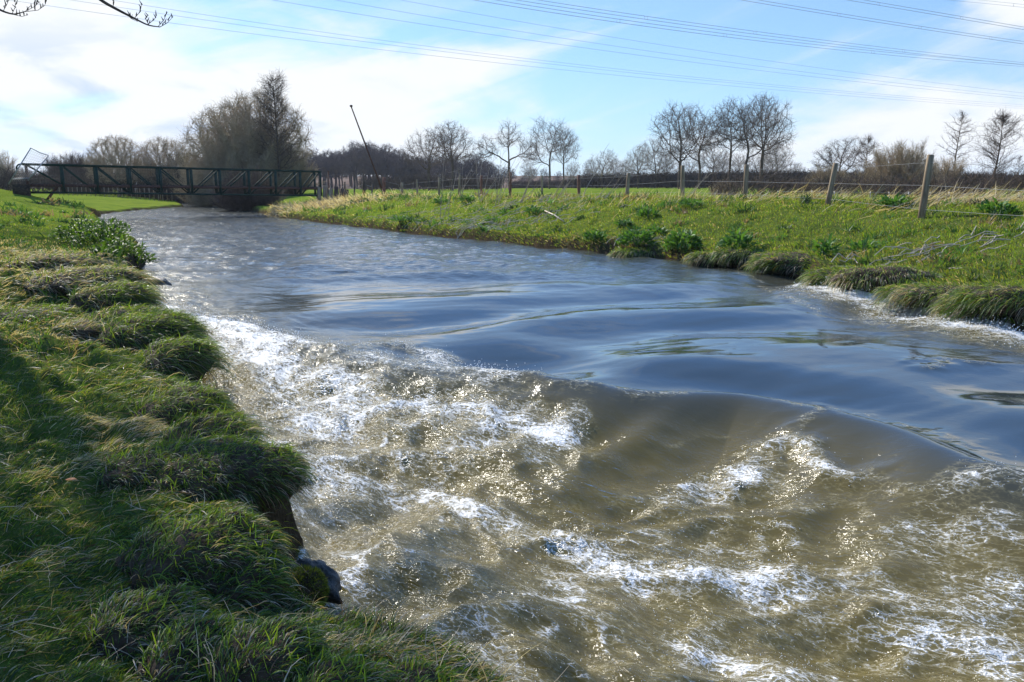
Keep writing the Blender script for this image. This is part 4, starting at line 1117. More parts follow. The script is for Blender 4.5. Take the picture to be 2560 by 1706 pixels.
# local sweep of the lying blades
th = 3*fbm(x*1.1, y*1.1, 2, 83); D[:, 0] += .45*np.cos(th)*rough; D[:, 1] += .45*np.sin(th)*rough
L = rs.uniform(.022, .065, n)*(.6+.4*sst(r, 3, 8))*(1+.5*np.clip(clump, 0, 1)+1.1*sp+.4*edge*rough)*(1-.25*farl)
W = np.maximum(rs.uniform(.003, .006, n), r*.00055)
col = pick(rs, n, (GREEN, .9+.4*clump), (LIME, .45+1.0*farl+.9*np.clip(cl2, 0, 1)), (MOSSY, .75+1.2*np.clip(-clump, 0, 1)*rough+.1*farl), (BLUEG, .25*rough), (STRAW, .10*rough+3.2*sp+.04*farl), (PALE, .03+3.0*sp), (BROWN, .10*rough+.5*sp), (DKG, .3*rough))
G = Geo()
for lo, hi, sg in ((0, 4.2, 3), (4.2, 99, 2)):
    q = (r >= lo) & (r < hi); P = np.stack([x, y, z-.004], 1)[q]
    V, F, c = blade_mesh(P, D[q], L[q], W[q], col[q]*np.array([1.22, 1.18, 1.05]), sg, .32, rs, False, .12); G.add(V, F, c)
t = G.build('short_grass', M_leaf); tag(t, 'short mixed turf covering the left bank', 'grass', kind='stuff')
# -- long lying grass on the left bank: combed over the humps towards the water
x, y, r = scatter(150000, -40, 14, 1.7, 20, rs)
dl, dr = dists(x, y); m = ~in_poly(x, y, RIVER) & (dl < dr) & (dl > .02)
cl = fbm(x*1.5, y*1.5, 3, 91); sp = patch(x, y, STRAWP)
m &= (dl > .10) & (rs.random(len(x)) < np.clip(.8*np.exp(-(dl/.75)**2)+.75*sst(cl, .1, .5)*np.exp(-(dl/2.6)**2)+1.0*sp+.05, 0, 1))
x, y, r, dl, cl, sp = x[m], y[m], r[m], dl[m], cl[m], sp[m]; n = len(x)
G_ = gradto(x, y, LEFT); th = 2.5*fbm(x*.9, y*.9, 2, 92)
D = rs.normal(size=(n, 3))*.22+G_*.9; D[:, 2] += .75; D[:, 0] += .5*np.cos(th); D[:, 1] += .5*np.sin(th)
L = rs.uniform(.10, .30, n)*(1-.25*sp)*(.42+.58*sst(r, 3.5, 10)); W = np.maximum(rs.uniform(.0028, .0055, n), r*.0005)
straw = sst(fbm(x*1.9+5, y*1.9, 2, 93), -.05, .6)
col = pick(rs, n, (BLUEG, .9), (GREEN, .75), (DKG, .4), (STRAW, .12+1.3*straw+2.6*sp), (PALE, .05+.8*straw+3.2*sp), (BROWN, .2+.4*sp), (LIME, .2))
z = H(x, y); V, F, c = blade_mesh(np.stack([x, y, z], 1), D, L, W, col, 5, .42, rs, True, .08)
t = mesh_np('long_grass', V, F, M_wetgrass, None, c); tag(t, 'long grass lying down the left bank towards the water', 'grass', kind='stuff')
# -- right bank
x, y, r = scatter(330000, -16, 36, 12.5, 62, rs, .9)
dl, dr = dists(x, y); m = ~in_poly(x, y, RIVER) & (dr < dl) & (dr > .04) & (dr < 11)
x, y, r, dr = x[m], y[m], r[m], dr[m]; n = len(x); z = H(x, y)
cl = fbm(x*1.2, y*1.2, 3, 101); c2 = fbm(x*.45, y*.45, 3, 102); wl_ = sst(-x, -5, 3)
RP = [(740, 515, 3.0, 3.0), (800, 520, 2.0, 2.5), (700, 530, 1.5, 2), (860, 505, 2.5, 2.5)]
sp = np.clip(patch(x, y, RP)*1.3, 0, 1); low = np.exp(-(dr/1.3)**2); crest_ = np.exp(-((dr-7.6)/1.1)**2)
G_ = gradto(x, y, RIGHT)
D = rs.normal(size=(n, 3))*.38+G_*(.25+.7*low)[:, None]; D[:, 2] += 1
L = rs.uniform(.035, .095, n)*(1+.7*np.clip(cl, 0, 1)+.5*low+.9*crest_+1.0*sp); W = np.maximum(.005, r*.0006)*rs.uniform(.8, 1.4, n)
deb = sst(fbm(x*1.7+9, y*1.7, 3, 103), .25, .7)*(.35+.9*wl_)
col = pick(rs, n, (GREEN, .45+.3*cl), (LIME, 1.5+.8*c2), (MOSSY, .7+.5*np.clip(-c2, 0, 1)), (BLUEG, .12+.45*low+.2*wl_), (STRAW, .05+.7*deb+4*sp+.12*crest_+.25*low), (PALE, .03+.3*deb+2.5*sp+.05*crest_+.1*low), (BROWN, .08+.8*deb+.5*low), (DKG, .12+.55*low+.35*np.clip(cl, 0, 1)))
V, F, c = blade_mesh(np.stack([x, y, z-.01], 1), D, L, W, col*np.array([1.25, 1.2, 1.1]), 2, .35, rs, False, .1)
t = mesh_np('bank_grass', V, F, M_leaf, None, c); tag(t, 'bright yellow green grass on the right bank slope', 'grass', kind='stuff')

# -- tussocks: hanging humps of sod at the water's edge
def tussock(label, group, px, py, rad, hgt, n, seed, L=(.16, .34), straw=.3, hang=1.0, left=True, pos=None, sink=.35):
    rs = np.random.default_rng(seed)
    c = ground(px, py) if pos is None else np.array(pos)
    line = LEFT if left else RIGHT
    g = gradto(np.array([c[0]]), np.array([c[1]]), line)[0]
    o = empty('grass_tussock', c); tag(o, label, 'tussock', group)
    # sod: lumpy flattened dome with an undercut
    nu, nv = 26, 16; U, Vv = np.meshgrid(np.linspace(0, 2*np.pi, nu, endpoint=False), np.linspace(0.02, np.pi*.92, nv))
    sx, sy, sz = np.sin(Vv)*np.cos(U), np.sin(Vv)*np.sin(U), np.cos(Vv)
    bump_ = 1+.18*fbm(sx*1.7+seed, sy*1.7+sz, 3, seed)+.08*perlin(sx*5, sy*5+sz*5, seed)
    def surf(sx, sy, sz, b):
        X = rad*sx*b; Y = rad*.8*sy*b; Z = np.where(sz > 0, hgt*sz*b, hgt*1.1*sz*b)+hgt*(.55-sink)
        sh = np.clip(sz, -.2, 1)*rad*.25   # leans over the water
        return X+g[0]*sh, Y+g[1]*sh, Z
    X, Y, Z = surf(sx, sy, sz, bump_); V = np.stack([X, Y, Z], -1).reshape(-1, 3)
    F = [(i*nu+k, i*nu+(k+1) % nu, (i+1)*nu+(k+1) % nu, (i+1)*nu+k) for i in range(nv-1) for k in range(nu)]
    mesh_np('sod', V, F, M_soil, o, smooth=True)
    q = rs.normal(size=(n*2, 3)); q /= np.linalg.norm(q, axis=1, keepdims=True); q = q[q[:, 2] > -.25][:n]; n = len(q)
    b = 1+.18*fbm(q[:, 0]*1.7+seed, q[:, 1]*1.7+q[:, 2], 3, seed)
    X, Y, Z = surf(q[:, 0], q[:, 1], q[:, 2], b)
    up = q[:, 2].clip(0, 1)
    D = q*.48+g*.75*hang+rs.normal(size=(n, 3))*.20; D[:, 2] += .38*up+.02
    Ln = rs.uniform(*L, n)*(.65+.5*(1-up))*np.where(rs.random(n) < .12, 1.5, .9); dist_ = math.hypot(c[0], c[1]); W = np.maximum(rs.uniform(.0028, .0052, n), dist_*.0005)
    st = sst(fbm(q[:, 0]*2+3, q[:, 1]*2+q[:, 2]*1.5, 2, seed+1), -.2, .5)*straw
    col = pick(rs, n, (BLUEG, .8), (GREEN, .8), (DKG, .35), (LIME, .12+1.5*up), (MOSSY, .5*up), (STRAW, .05+1.8*st+2.5*max(0, straw-.6)), (PALE, .03+1.4*st+4*max(0, straw-.6)), (BROWN, .12+.25*st))
    GG = Geo(); GG.add(*blade_mesh(np.stack([X, Y, Z], 1), D, Ln*(1-.35*up), W, col, 5, .40, rs, False, .07))
    # a few upright fresh shoots
    m_ = int(n*.05)+8; q = rs.normal(size=(m_, 3)); q /= np.linalg.norm(q, axis=1, keepdims=True); q[:, 2] = abs(q[:, 2]); 
    X, Y, Z = surf(q[:, 0], q[:, 1], q[:, 2], 1.0)
    D = rs.normal(size=(m_, 3))*.3; D[:, 2] += 1
    V, F, cc = blade_mesh(np.stack([X, Y, Z-.01], 1), D, rs.uniform(.07, .16, m_)*min(1, L[1]*4), np.maximum(.005, dist_*.0006)*np.ones(m_), pick(rs, m_, (LIME, 1), (GREEN, .5))*1.2, 4, .12, rs, False, .05)
    GG.add(V, F, cc); GG.build('blades', M_wetgrass, o)
    return o
gt = 'grass tussocks overhanging the water on the left bank'
TL = [
 (385, 845, .52, .42, 3600, .15, 'dark green shaggy tussock bulging beside the start of the white water'),
 (455, 905, .36, .36, 1800, .2, 'smaller brown-rooted tussock just below the big shaggy one at the white water'),
 (490, 1035, .34, .30, 2200, .15, 'round dark tussock at the second bulge of the left bank'),
 (560, 1105, .28, .26, 1500, .3, 'small drooping tussock with exposed dark side under the second bulge'),
 (520, 1150, .36, .18, 1700, .6, 'flattened straw-streaked tussock above the widest overhang'),
 (665, 1215, .42, .34, 3600, .35, 'wide curtain-like tussock hanging over the darkest undercut'),
 (560, 1225, .34, .24, 2400, .4, 'combed tussock left of the wide hanging curtain of grass'),
 (430, 1180, .32, .16, 1500, .6, 'low grey tussock on the slope above the hanging curtain'),
 (560, 1440, .34, .34, 4200, .35, 'large long-haired tussock left of the moss ball'),
 (470, 1405, .28, .22, 2400, .5, 'pale long-haired tussock on the slope behind the moss ball'),
 (640, 1500, .22, .26, 1800, .2, 'dark drooping tussock directly left of the moss ball'),
 (400, 1600, .24, .22, 3000, .7, 'straw-coloured fountain tussock low in the left corner'),
 (530, 1680, .22, .2, 2400, .5, 'green and straw tussock at the bottom edge right of the fountain tussock'),
 (700, 1690, .22, .18, 1800, .4, 'low tussock at the bottom edge below the dark stone'),
 (880, 1720, .2, .14, 1500, .3, 'spiky low tussock at the bottom edge nearest to the water'),
 (1060, 1745, .2, .12, 1300, .2, 'last small tussock at the bottom edge beside the water'),
 (220, 700, .75, .30, 2600, .9, 'pale dead-grass tussock on the bank above the dark rocks'),
 (290, 745, .50, .34, 2200, .3, 'dark tussock overhanging the upper dark rock'),
 (330, 800, .40, .26, 1500, .3, 'low tussock overhanging the lower dark rock'),
 (255, 815, .5, .18, 1500, .9, 'pale combed tussock on the slope above the shaggy one'),
 (140, 655, .9, .30, 2600, 1.0, 'broad bleached dead-grass tussock near the leafy bank corner'),
 (70, 780, .55, .14, 1200, .5, 'low ragged tussock at the left picture edge'),
]
for i, (px, py, ra, hg, n, st, lab) in enumerate(TL):
    hg *= .6; px -= 12; py += 14 if py < 1190 else 0
    if py > 1190: ra *= .85; px -= 30
    if 1000 < py <= 1240: px -= 28
    py_ = min(py, 1704)
    pos = None
    if py > 1704:
        g0 = ground(px, 1704); pos = on(g0[0], g0[1]-.12)
    sc_ = 1.0 if py > 1000 else 1.0
    tussock(lab, gt, px, py_, ra, hg, n, 300+i, L=(.05, .15) if py > 1190 else ((.10, .25) if py > 950 else (.14, .36)), straw=st, pos=pos)
gr_ = 'grass tussocks at the water edge on the right bank'
TR = [(1590, 640, .5, .2, .3, 'low straw-fringed tussock at the right waterline between the two dock clumps'),
 (1790, 648, .5, .3, .5, 'brown-fringed tussock right of the dock clumps'),
 (1860, 655, .55, .35, .15, 'dark rounded tussock with undercut on the right bank'),
 (1985, 668, .75, .5, .35, 'large grey-green hanging tussock on the right bank above the white water'),
 (2110, 705, .55, .4, .3, 'shaggy tussock directly above the start of the right-hand white water'),
 (2210, 705, .75, .5, .5, 'largest overhanging tussock with brown roots above the white water'),
 (2310, 750, .5, .3, .3, 'ragged tussock right of the largest overhanging one'),
 (2400, 745, .7, .4, .5, 'brownish broad tussock near the right edge'),
 (2470, 775, .5, .45, .2, 'dark green tussock low at the water near the right edge'),
 (2545, 760, .6, .4, .4, 'tussock cut by the right picture edge')]
for i, (px, py, ra, hg, st, lab) in enumerate(TR):
    tussock(lab, gr_, px, py-2, ra*1.2, hg*.5, 2300, 340+i, L=(.12, .34), straw=st+.15, left=False, sink=.6)

# -- broad-leaved plants
def leafy(label, group, pos, rad, hgt, n, seed, cols=((.045, .12, .024), (.09, .19, .035)), lw=.07, ll=.24, cat='plant', name='dock_plant'):
    rs = np.random.default_rng(seed); o = empty(name, pos); tag(o, label, cat, group)
    ns = 9; A0, A1 = [], []
    for k in range(ns):
        a = rs.uniform(0, 6.28); q = np.array([math.cos(a)*rad*.5*rs.random(), math.sin(a)*rad*.5*rs.random(), hgt*rs.uniform(.5, .85)]); A0.append(q*.1-np.array([0, 0, .05])); A1.append(q)
    V, F = segs_mesh(A0, A1, np.full(ns, .012), np.full(ns, .006), 5); mesh_np('stems', V, F, M_leafstem, o)
    th = rs.uniform(0, 6.28, n); rr = rad*rs.random(n)**.5*.8; hz = hgt*(1-(rr/rad)**2)*rs.random(n)**.6*.8
    P = np.stack([rr*np.cos(th), rr*np.sin(th), hz], 1); D = np.stack([np.cos(th), np.sin(th), np.zeros(n)], 1)*rs.uniform(.3, 1.1, (n, 1))+rs.normal(size=(n, 3))*.35; D[:, 2] += .75
    D /= np.linalg.norm(D, axis=1, keepdims=True); S = np.cross(D, np.array([0, 0, 1.])+rs.normal(size=(n, 3))*.3); S /= np.linalg.norm(S, axis=1, keepdims=True); Nn = np.cross(S, D)
    L = ll*rs.uniform(.6, 1.2, n); W = lw*rs.uniform(.7, 1.2, n); sg = 4; prof = [.25, .85, 1.0, .7, .05]
    V = np.zeros((n, sg+1, 3, 3)); p = P.copy(); d = D.copy()
    for k in range(sg+1):
        w_ = (W*prof[k]*.5)[:, None]; cup = Nn*w_*.35
        V[:, k, 0] = p-S*w_+cup; V[:, k, 1] = p; V[:, k, 2] = p+S*w_+cup
        p = p+d*(L/sg)[:, None]; d[:, 2] -= .24; d /= np.linalg.norm(d, axis=1, keepdims=True)
    base = (np.arange(n)*(sg+1)*3)[:, None]; F = []
    for k in range(sg):
        for j in (0, 1): F.append(np.hstack([base+3*k+j, base+3*k+j+1, base+3*k+j+4, base+3*k+j+3]))
    cc = np.repeat(np.array(cols[0])*(1-(f := rs.random((n, 1))))+np.array(cols[1])*f, (sg+1)*3, 0)
    mesh_np('leaves', V.reshape(-1, 3), np.vstack(F), M_leaf, o, cc); return o
M_leafstem = simple('green_stem', (.06, .10, .03), (.10, .14, .05), 8, .6, .3, .0)
gd = 'leafy dock clumps along the right waterline'
for i, (px, py, ra, hg, n, lab) in enumerate([
    (1590, 628, .55, .62, 260, 'left of the two tallest dock clumps at the right waterline'),
    (1705, 640, .55, .72, 330, 'right of the two tallest dock clumps, densest dark green leaves'),
    (1845, 632, .50, .55, 200, 'bright green dock clump standing right of the two tallest ones'),
    (1490, 605, .40, .35, 130, 'low dock clump at the waterline left of the tall pair'),
    (2062, 640, .30, .40, 60, 'small dock with one pale turned leaf above the hanging tussock'),
    (2160, 632, .30, .26, 60, 'small dark dock on the slope right of the pale-leaved one'),
    (1620, 545, .35, .38, 90, 'dock clump high on the slope between the fence and the tall pair'),
    (1730, 520, .40, .3, 90, 'low dock near the fence foot, below the first tall fence post'),
    (1335, 538, .40, .35, 100, 'dark dock clump on the slope left of the tall pair'),
    (1560, 570, .30, .28, 70, 'small dock clump on the mid slope above the tall pair'),
    (1170, 505, .5, .32, 90, 'rounded dark clump near the fence, right of the dead saplings'),
    (1100, 512, .5, .3, 90, 'rounded dark clump near the fence, left of the dead saplings'),
    (2490, 540, .45, .35, 120, 'dark leafy clump high on the bank at the right edge'),
    (2230, 520, .45, .3, 110, 'dark green nettle clump beside the tallest fence post'),
    (1640, 590, .3, .22, 60, 'tiny dock halfway down the slope above the densest clump'),
    (1000, 560, .5, .3, 90, 'grey-green weedy clump at the far right waterline')]):
    leafy(lab, gd, ground(px, py), ra, hg, n, 400+i)
gl_ = 'leafy weeds on the left bank corner'
for i, (px, py, ra, hg, n, lab) in enumerate([
    (205, 612, .75, .75, 420, 'tall dark leafy weed clump on the left bank corner'),
    (262, 618, .7, .7, 380, 'bright leafy weed clump at the left bank corner, nearest to the water'),
    (300, 645, .6, .5, 300, 'leafy weeds reaching out over the water below the bank corner'),
    (345, 662, .5, .35, 240, 'lowest leafy weeds touching the water at the bank corner'),
    (285, 585, .6, .5, 200, 'leafy weeds behind the bank corner, furthest from the viewer'),
    (245, 675, .5, .45, 200, 'shaded leafy weeds at the dark hollow of the bank')]):
    leafy(lab, gl_, ground(px, py), ra, hg, n, 430+i, ((.025, .06, .012), (.085, .16, .022)), .045, .15, name='leafy_weed')

# -- low weeds and docks scattered through the turf: small clumps of broad blades
def weeds(name, label, npts, a0, a1, r0, r1, left, seed, dmax):
    rs = np.random.default_rng(seed)
    x, y, r = scatter(npts, a0, a1, r0, r1, rs, .8); dl, dr = dists(x, y)
    dd = dl if left else dr; m = ~in_poly(x, y, RIVER) & ((dl < dr) == left) & (dd > .25) & (dd < dmax) & (fbm(x*.8, y*.8, 2, seed) > -.15)
    x, y, r = x[m], y[m], r[m]; nb = 22; n = len(x)
    s_ = rs.uniform(.5, 1.4, n)*(.10+.0045*r); X = np.repeat(x, nb)+rs.normal(size=n*nb)*np.repeat(s_, nb)*.55; Y = np.repeat(y, nb)+rs.normal(size=n*nb)*np.repeat(s_, nb)*.55
    D = rs.normal(size=(n*nb, 3))*.7; D[:, 2] = abs(D[:, 2])+.7
    base = pick(rs, n, ((.045, .105, .022), 1), ((.07, .16, .03), .8), ((.11, .17, .03), .5), ((.20, .15, .09), .5), ((.035, .07, .025), .6))
    V, F, c = blade_mesh(np.stack([X, Y, H(X, Y)-.01], 1), D, np.repeat(s_, nb)*rs.uniform(.6, 1.3, n*nb), np.repeat(np.maximum(.012, r*.0013), nb)*rs.uniform(.6, 1.3, n*nb), np.repeat(base, nb, 0)*rs.uniform(.8, 1.2, (n*nb, 1)), 3, .3, rs, False, .1)
    t = mesh_np(name, V, F, M_leaf, None, c); tag(t, label, 'weeds', kind='stuff')
weeds('bank_weeds', 'dark low weeds dotted through the right bank turf', 1500, -16, 36, 13, 62, False, 61, 8)
weeds('lawn_weeds', 'small low weeds in the lawn on the left bank', 700, -40, -10, 9, 60, True, 62, 14)

# -- stones
def stone(name, label, pos, s, seed, mt=M_stone, rz=0):
    nu, nv = 30, 18; U, Vv = np.meshgrid(np.linspace(0, 2*np.pi, nu, endpoint=False), np.linspace(0.01, np.pi-.01, nv))
    sx, sy, sz = np.sin(Vv)*np.cos(U), np.sin(Vv)*np.sin(U), np.cos(Vv)
    b = 1+.30*fbm(sx*1.2+seed, sy*1.2+sz*1.1, 5, seed)
    V = np.stack([sx*s[0]*b, sy*s[1]*b, np.sign(sz)*np.abs(sz)**.8*s[2]*b], -1).reshape(-1, 3)
    F = [(i*nu+k, i*nu+(k+1) % nu, (i+1)*nu+(k+1) % nu, (i+1)*nu+k) for i in range(nv-1) for k in range(nu)]
    o = mesh_np(name, V, F, mt, smooth=True); o.location = pos; o.rotation_euler = (0, 0, rz); tag(o, label, 'stone', 'dark stones at the left waterline'); return o
def wat(px, py, z): a, b = hit(px, py, z); return np.array([a, b, z])
stone('wet_stone', 'glossy dark wet stone under sliding water, just below the leafy bank corner', wat(375, 716, .0), (.42, .3, .17), 3)
stone('wet_stone', 'larger dark wet stone at the head of the white water, lower of the two', wat(352, 800, -.02), (.5, .32, .22), 5, rz=-.4)
stone('wet_stone', 'black shaded stone under the bank below the moss ball', wat(800, 1600, -.30), (.24, .16, .16), 8, rz=-.5)
stone('wet_stone', 'pale-edged stone slab behind the moss ball', wat(785, 1450, -.28), (.22, .09, .12), 9, rz=-.7)
stone('wet_stone', 'small dark stone in the shadow left of the water at the bottom', wat(900, 1650, -.34), (.16, .12, .10), 10)
mb = empty('moss_ball', wat(762, 1478, -.10)); tag(mb, 'round yellow-green moss cushion at the foot of the left bank', 'moss')
nu, nv = 24, 14; U, Vv = np.meshgrid(np.linspace(0, 2*np.pi, nu, endpoint=False), np.linspace(.02, np.pi*.95, nv))
V = np.stack([.11*np.sin(Vv)*np.cos(U), .10*np.sin(Vv)*np.sin(U), .12*np.cos(Vv)], -1).reshape(-1, 3)
F = [(i*nu+k, i*nu+(k+1) % nu, (i+1)*nu+(k+1) % nu, (i+1)*nu+k) for i in range(nv-1) for k in range(nu)]
mesh_np('core', V, F, M_soil, mb, smooth=True)
rs = np.random.default_rng(8); q = rs.normal(size=(5200, 3)); q /= np.linalg.norm(q, axis=1, keepdims=True); q = q[q[:, 2] > -.75]
lum = 1+.10*fbm(q[:, 0]*3, q[:, 1]*3+q[:, 2]*3, 2, 5)
V, F, cc = blade_mesh(q*np.array([.11, .10, .12])*lum[:, None], q+rs.normal(size=q.shape)*.5, rs.uniform(.010, .026, len(q)), np.full(len(q), .0042), pick(rs, len(q), ((.20, .20, .03), 1), ((.12, .15, .02), .8), ((.06, .08, .015), .4)), 2, .1, rs)
mesh_np('moss', V, F, M_moss, mb, cc)

# -- reeds, dead stalks, flood debris, saplings
def stalks(name, label, cat, pts, L, W, lean, seed, mt=None, kind=None, group=None, cols=((STRAW, 1), (PALE, 1), (BROWN, .4)), grav=.1, segs=5):
    rs = np.random.default_rng(seed); P = np.array(pts); n = len(P)
    D = rs.normal(size=(n, 3))*.3+np.array(lean); V, F, cc = blade_mesh(P, D, rs.uniform(*L, n), np.full(n, W)*rs.uniform(.7, 1.3, n), pick(rs, n, *cols), segs, grav, rs, False, .06)
    o = mesh_np(name, V, F, mt or M_leaf, None, cc); tag(o, label, cat, group, kind); return o
def strew(lst, rs):
    out = []
    for px, py, sx, sy, n in lst:
        g0 = ground(px, py); xs = g0[0]+rs.normal(size=n)*sx; ys = g0[1]+rs.normal(size=n)*sy
        k = ~in_poly(xs, ys, RIVER); out.append(np.stack([xs, ys, H(xs, ys)], 1)[k])
    return np.vstack(out)
rs = np.random.default_rng(33)
stalks('dead_reeds', 'pale dead reeds leaning right behind the fence at the right edge', 'reeds', strew([(2240, 512, 1.0, .8, 160), (2330, 512, .7, .6, 180), (2430, 508, 1.0, .6, 420), (2520, 506, 1.0, .7, 360), (2060, 502, 1.6, .6, 200), (1960, 500, 1.6, .6, 180), (1850, 498, 1.2, .6, 60)], rs), (.35, .85), .014, (.75, 0, .62), 1, kind='stuff', grav=.12)
stalks('dead_reed_bed', 'bleached flattened reed bed at the far right waterline below the bridge end', 'reeds', strew([(740, 522, 1.6, 1.6, 1500), (800, 518, 1.6, 1.6, 1400), (700, 528, 1.2, 1.2, 800), (850, 505, 2.4, 1.6, 900), (930, 500, 2.5, 1.5, 500)], rs), (.3, .8), .03, (-.3, -.35, .6), 2, kind='stuff', grav=.3, cols=((PALE*1.15, 1.4), (STRAW, 1), (BROWN*1.6, .3)))
stalks('dry_grass_fringe', 'dry straw fringe along the fence foot', 'grass', strew([(px, 500, 1.3, .9, 60) for px in range(1000, 1850, 45)], rs), (.2, .5), .014, (.25, 0, .8), 3, kind='stuff', grav=.16)
def shoots(label, px, py, hgt, n, seed, spread=.25, lean=.1, r=.012, dist=None):
    rs = np.random.default_rng(seed); p = ground(px, py); o = empty('dead_sapling', p); tag(o, label, 'sapling', 'thin dead saplings by the fence')
    S0, S1, R0, R1 = [], [], [], []
    for k in range(n):
        q = np.array([rs.normal()*spread*.6, rs.normal()*spread*.4, -.05]); d = np.array([rs.normal()*spread+lean, rs.normal()*spread, 1.]); d /= np.linalg.norm(d); L = hgt*rs.uniform(.6, 1.05)
        for j in range(6):
            q2 = q+d*L/6; S0.append(q); S1.append(q2); R0.append(r*(1-j*.13)); R1.append(r*(1-(j+1)*.13)); q = q2
            if j > 1:
                e = d+rs.normal(size=3)*.6; S0.append(q); S1.append(q+e/np.linalg.norm(e)*L*.14); R0.append(r*.45); R1.append(r*.25)
            d = d+rs.normal(size=3)*.09; d /= np.linalg.norm(d)
    V, F = segs_mesh(S0, S1, R0, R1, 4); mesh_np('stems', V, F, M_paletwig, o)
for i, (px, py, hh, n, ln, lab) in enumerate([
    (1010, 520, 1.8, 2, .15, 'single thin twig standing on the slope left of the sapling thicket'), (1110, 545, 3.4, 4, .1, 'tall arching dead saplings left of the dark fence post'), (1150, 500, 2.6, 5, .2, 'bunch of dead stems crossing the fence wires near the grey posts'),
    (1200, 505, 2.6, 5, .1, 'bunch of dead stems directly left of the dark fence post'), (1245, 510, 2.8, 6, .15, 'pale dead stems right beside the dark fence post'), (1310, 505, 2.2, 5, .3, 'tangled dead stems between dark post and thin pale post'),
    (1390, 500, 2.0, 5, .4, 'leaning dead stems right of the thin pale post'), (1460, 498, 4.2, 1, .0, 'one very tall straight whip beside the rust-red post'), (1340, 555, 1.0, 2, .6, 'short bent twigs on the slope below the thin pale post'),
    (1715, 500, 1.5, 3, .9, 'forked dead branch leaning over the wires right of the first tall post'), (2355, 515, 1.1, 1, .1, 'short thistle stalk standing in the reeds near the right edge'), (1490, 500, 1.8, 3, .9, 'leaning dead branch right of the rust-red post'),
    (660, 668, .7, 1, .3, 'thin twig rising from the far right waterline')]):
    if px == 660: px, py = 1035, 575
    shoots(lab, px, py, hh, n, 500+i, .22, ln, .014 if hh < 4 else .02)
def sticks(name, label, lst, seed, kind='stuff', r=.012):
    rs = np.random.default_rng(seed); S0, S1 = [], []
    for p, L in lst:
        a = rs.normal()*.5; d = np.array([math.cos(a), math.sin(a)*.8, rs.normal()*.12]); q = p+np.array([0, 0, .05])
        for j in range(3):
            q2 = q+d*L/3; q2[2] = float(H(np.array([q2[0]]), np.array([q2[1]]))[0])+.04+abs(rs.normal())*.05; S0.append(q); S1.append(q2); q = q2; d = d+rs.normal(size=3)*.2
    n = len(S0); V, F = segs_mesh(S0, S1, np.full(n, r), np.full(n, r*.7), 5); o = mesh_np(name, V, F, M_stick); tag(o, label, 'debris', kind=kind)
rs = np.random.default_rng(55)
pts = strew([(1200, 540, 2.2, 1.4, 110), (1180, 570, 1.6, .8, 70), (1130, 560, 1.6, 1, 60), (1330, 560, 1.5, .8, 30), (1560, 615, .8, .3, 30), (1000, 545, 2, 1, 50), (2150, 660, 1.2, .7, 26), (2330, 640, 1.4, .8, 26)], rs)
sticks('flood_debris', 'tangle of bleached twigs washed up on the right bank', [(p, rs.uniform(.2, .7)) for p in pts], 6)
for i, (a, b, lab) in enumerate([((1362, 532), (1410, 558), 'long bleached branch lying on the right bank slope above the waterline'), ((1170, 575), (1232, 558), 'bleached branch with dark knot lying among the flood debris')]):
    p, q = ground(*a), ground(*b); o = empty('fallen_branch', p); tag(o, lab, 'branch', 'fallen branches on the right bank')
    m = (q-p)/2+np.array([0, 0, .06]); Geo().tube([np.array([0, 0, .05]), m+np.array([0, 0, .02]), q-p+np.array([0, 0, .04])], [.022, .03, .016], 6).build('stem', M_stick, o, True)
    Geo().tube([m, m+np.array([.15, .2, .16]), m+np.array([.35, .25, .18])], [.016, .012, .006], 5).build('side_twig', M_stick, o, True)
# orange leaf lying in the near grass
p = ground(180, 1224); o = empty('fallen_leaf', p+np.array([0, 0, .06])); tag(o, 'single orange dead leaf lying in the near grass at left', 'leaf')
V = np.array([(-.035, 0, 0), (-.015, .013, .006), (.012, .014, .008), (.04, 0, .002), (.012, -.012, .003), (-.015, -.012, .0), (0, 0, .012)])
m_, n_ = mat('orange_leaf'); finish(n_, principled(n_, n_.mix(n_.noise(None, 60), (.45, .13, .02), (.3, .08, .02)), .6, .2).outputs[0])
mesh_np('blade', V, [(6, 0, 1, 2), (6, 2, 3, 3), (6, 3, 4, 4), (6, 4, 5, 0)][:1]+[(6, 2, 3, 4), (6, 4, 5, 0)], m_, o)

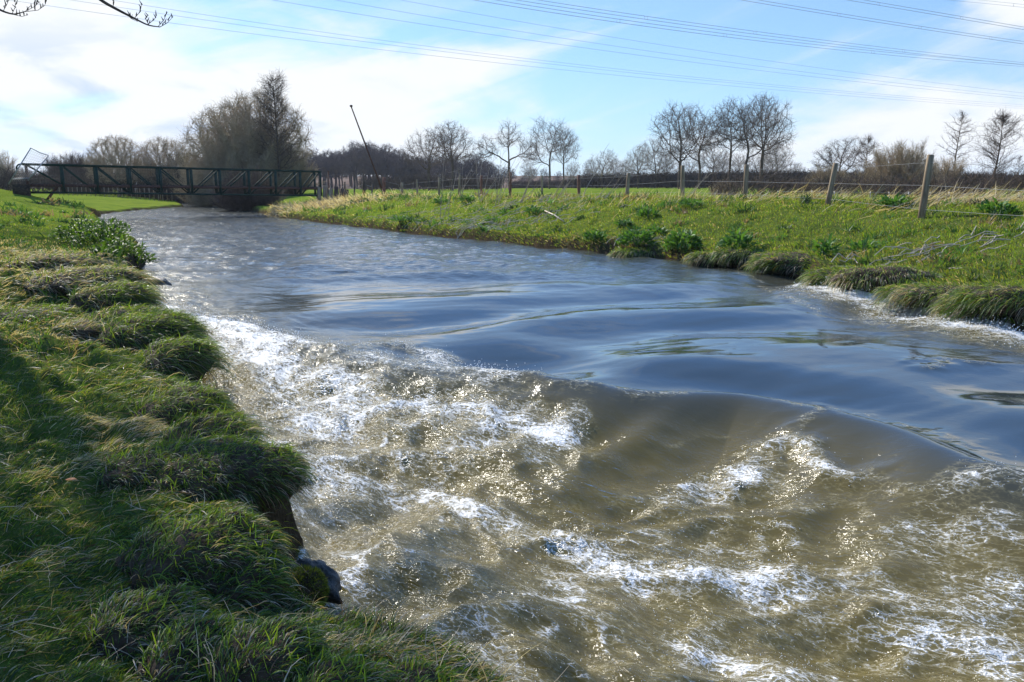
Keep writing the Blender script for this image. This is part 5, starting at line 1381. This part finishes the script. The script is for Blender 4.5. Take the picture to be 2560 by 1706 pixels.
# -- white droplets and froth beads, many added as sun sparkle on the water
rs = np.random.default_rng(77)
m = np.where((foam2+.35*turb > .42) & (np.hypot(wx, wy) < 22) & (np.hypot(wx, wy) > 2.5) & (poly_dist(wx, wy, LEFT)[0] > .1))[0]
wt = (foam2[m]**2+.09)*np.hypot(wx[m], wy[m])**.8; k = rs.choice(m, 20000, p=wt/wt.sum())
P = np.stack([wx[k], wy[k], z_water[k]], 1)+rs.normal(size=(20000, 3))*np.array([.05, .05, .0]); hop = rs.exponential(.012, 20000)*(1+2.0*foam2[k]**3); P[:, 2] += hop
r_b = rs.uniform(.0015, .0045, 20000)*np.clip(np.hypot(P[:, 0], P[:, 1])/6, .7, 2.2)
O = np.array([(1,0,0),(-1,0,0),(0,1,0),(0,-1,0),(0,0,1),(0,0,-1)], float)
V = (P[:, None]+O[None]*r_b[:, None, None]).reshape(-1, 3)
T8 = np.array([(0,2,4),(2,1,4),(1,3,4),(3,0,4),(2,0,5),(1,2,5),(3,1,5),(0,3,5)])
F = (np.arange(20000)[:, None, None]*6+T8[None]).reshape(-1, 3)
m_, n_ = mat('sparkle_drops'); finish(n_, principled(n_, (.85, .86, .86), .15, .6).outputs[0])
t = mesh_np('sparkle_froth', V, F, m_, None, smooth=True); tag(t, 'fine white droplets and froth beads, added as sun sparkle along the breaking water', 'sparkle_froth', kind='stuff')

# dead stems and straw litter lying on the near left bank
rs = np.random.default_rng(91)
x, y, r = scatter(5200, -36, 8, 1.9, 14, rs); dl, dr = dists(x, y); m = ~in_poly(x, y, RIVER) & (dl < dr) & (dl > .1); x, y, r = x[m], y[m], r[m]; n = len(x)
D = rs.normal(size=(n, 3)); D[:, 2] = np.abs(D[:, 2])*.25+.08
V, F, c = blade_mesh(np.stack([x, y, H(x, y)+.015], 1), D, rs.uniform(.06, .26, n), np.maximum(.003, r*.0006), pick(rs, n, (PALE, 1), (STRAW, 1), (BROWN*1.3, .7)), 4, .12, rs, True, .14)
t = mesh_np('straw_litter', V, F, M_wetgrass, None, c); tag(t, 'loose dead stems lying in the left bank grass', 'litter', kind='stuff')
# ------------------------------------------------------------------ thin spring haze: one closed box of air
hm = bpy.data.materials.new('haze'); hm.use_nodes = True; hn = N(hm.node_tree)
pvol = hn.new('ShaderNodeVolumePrincipled'); pvol.inputs['Color'].default_value = (.80, .88, 1.0, 1); pvol.inputs['Density'].default_value = .00016; pvol.inputs['Anisotropy'].default_value = .2
ho = hn.new('ShaderNodeOutputMaterial'); hn.link(pvol.outputs[0], ho.inputs['Volume'])
Geo().box((0, 0, 24), (5400, 5400, 64)).build('haze', hm)
tag(bpy.data.objects['haze'], 'thin pale haze over the fields', 'haze', kind='stuff')
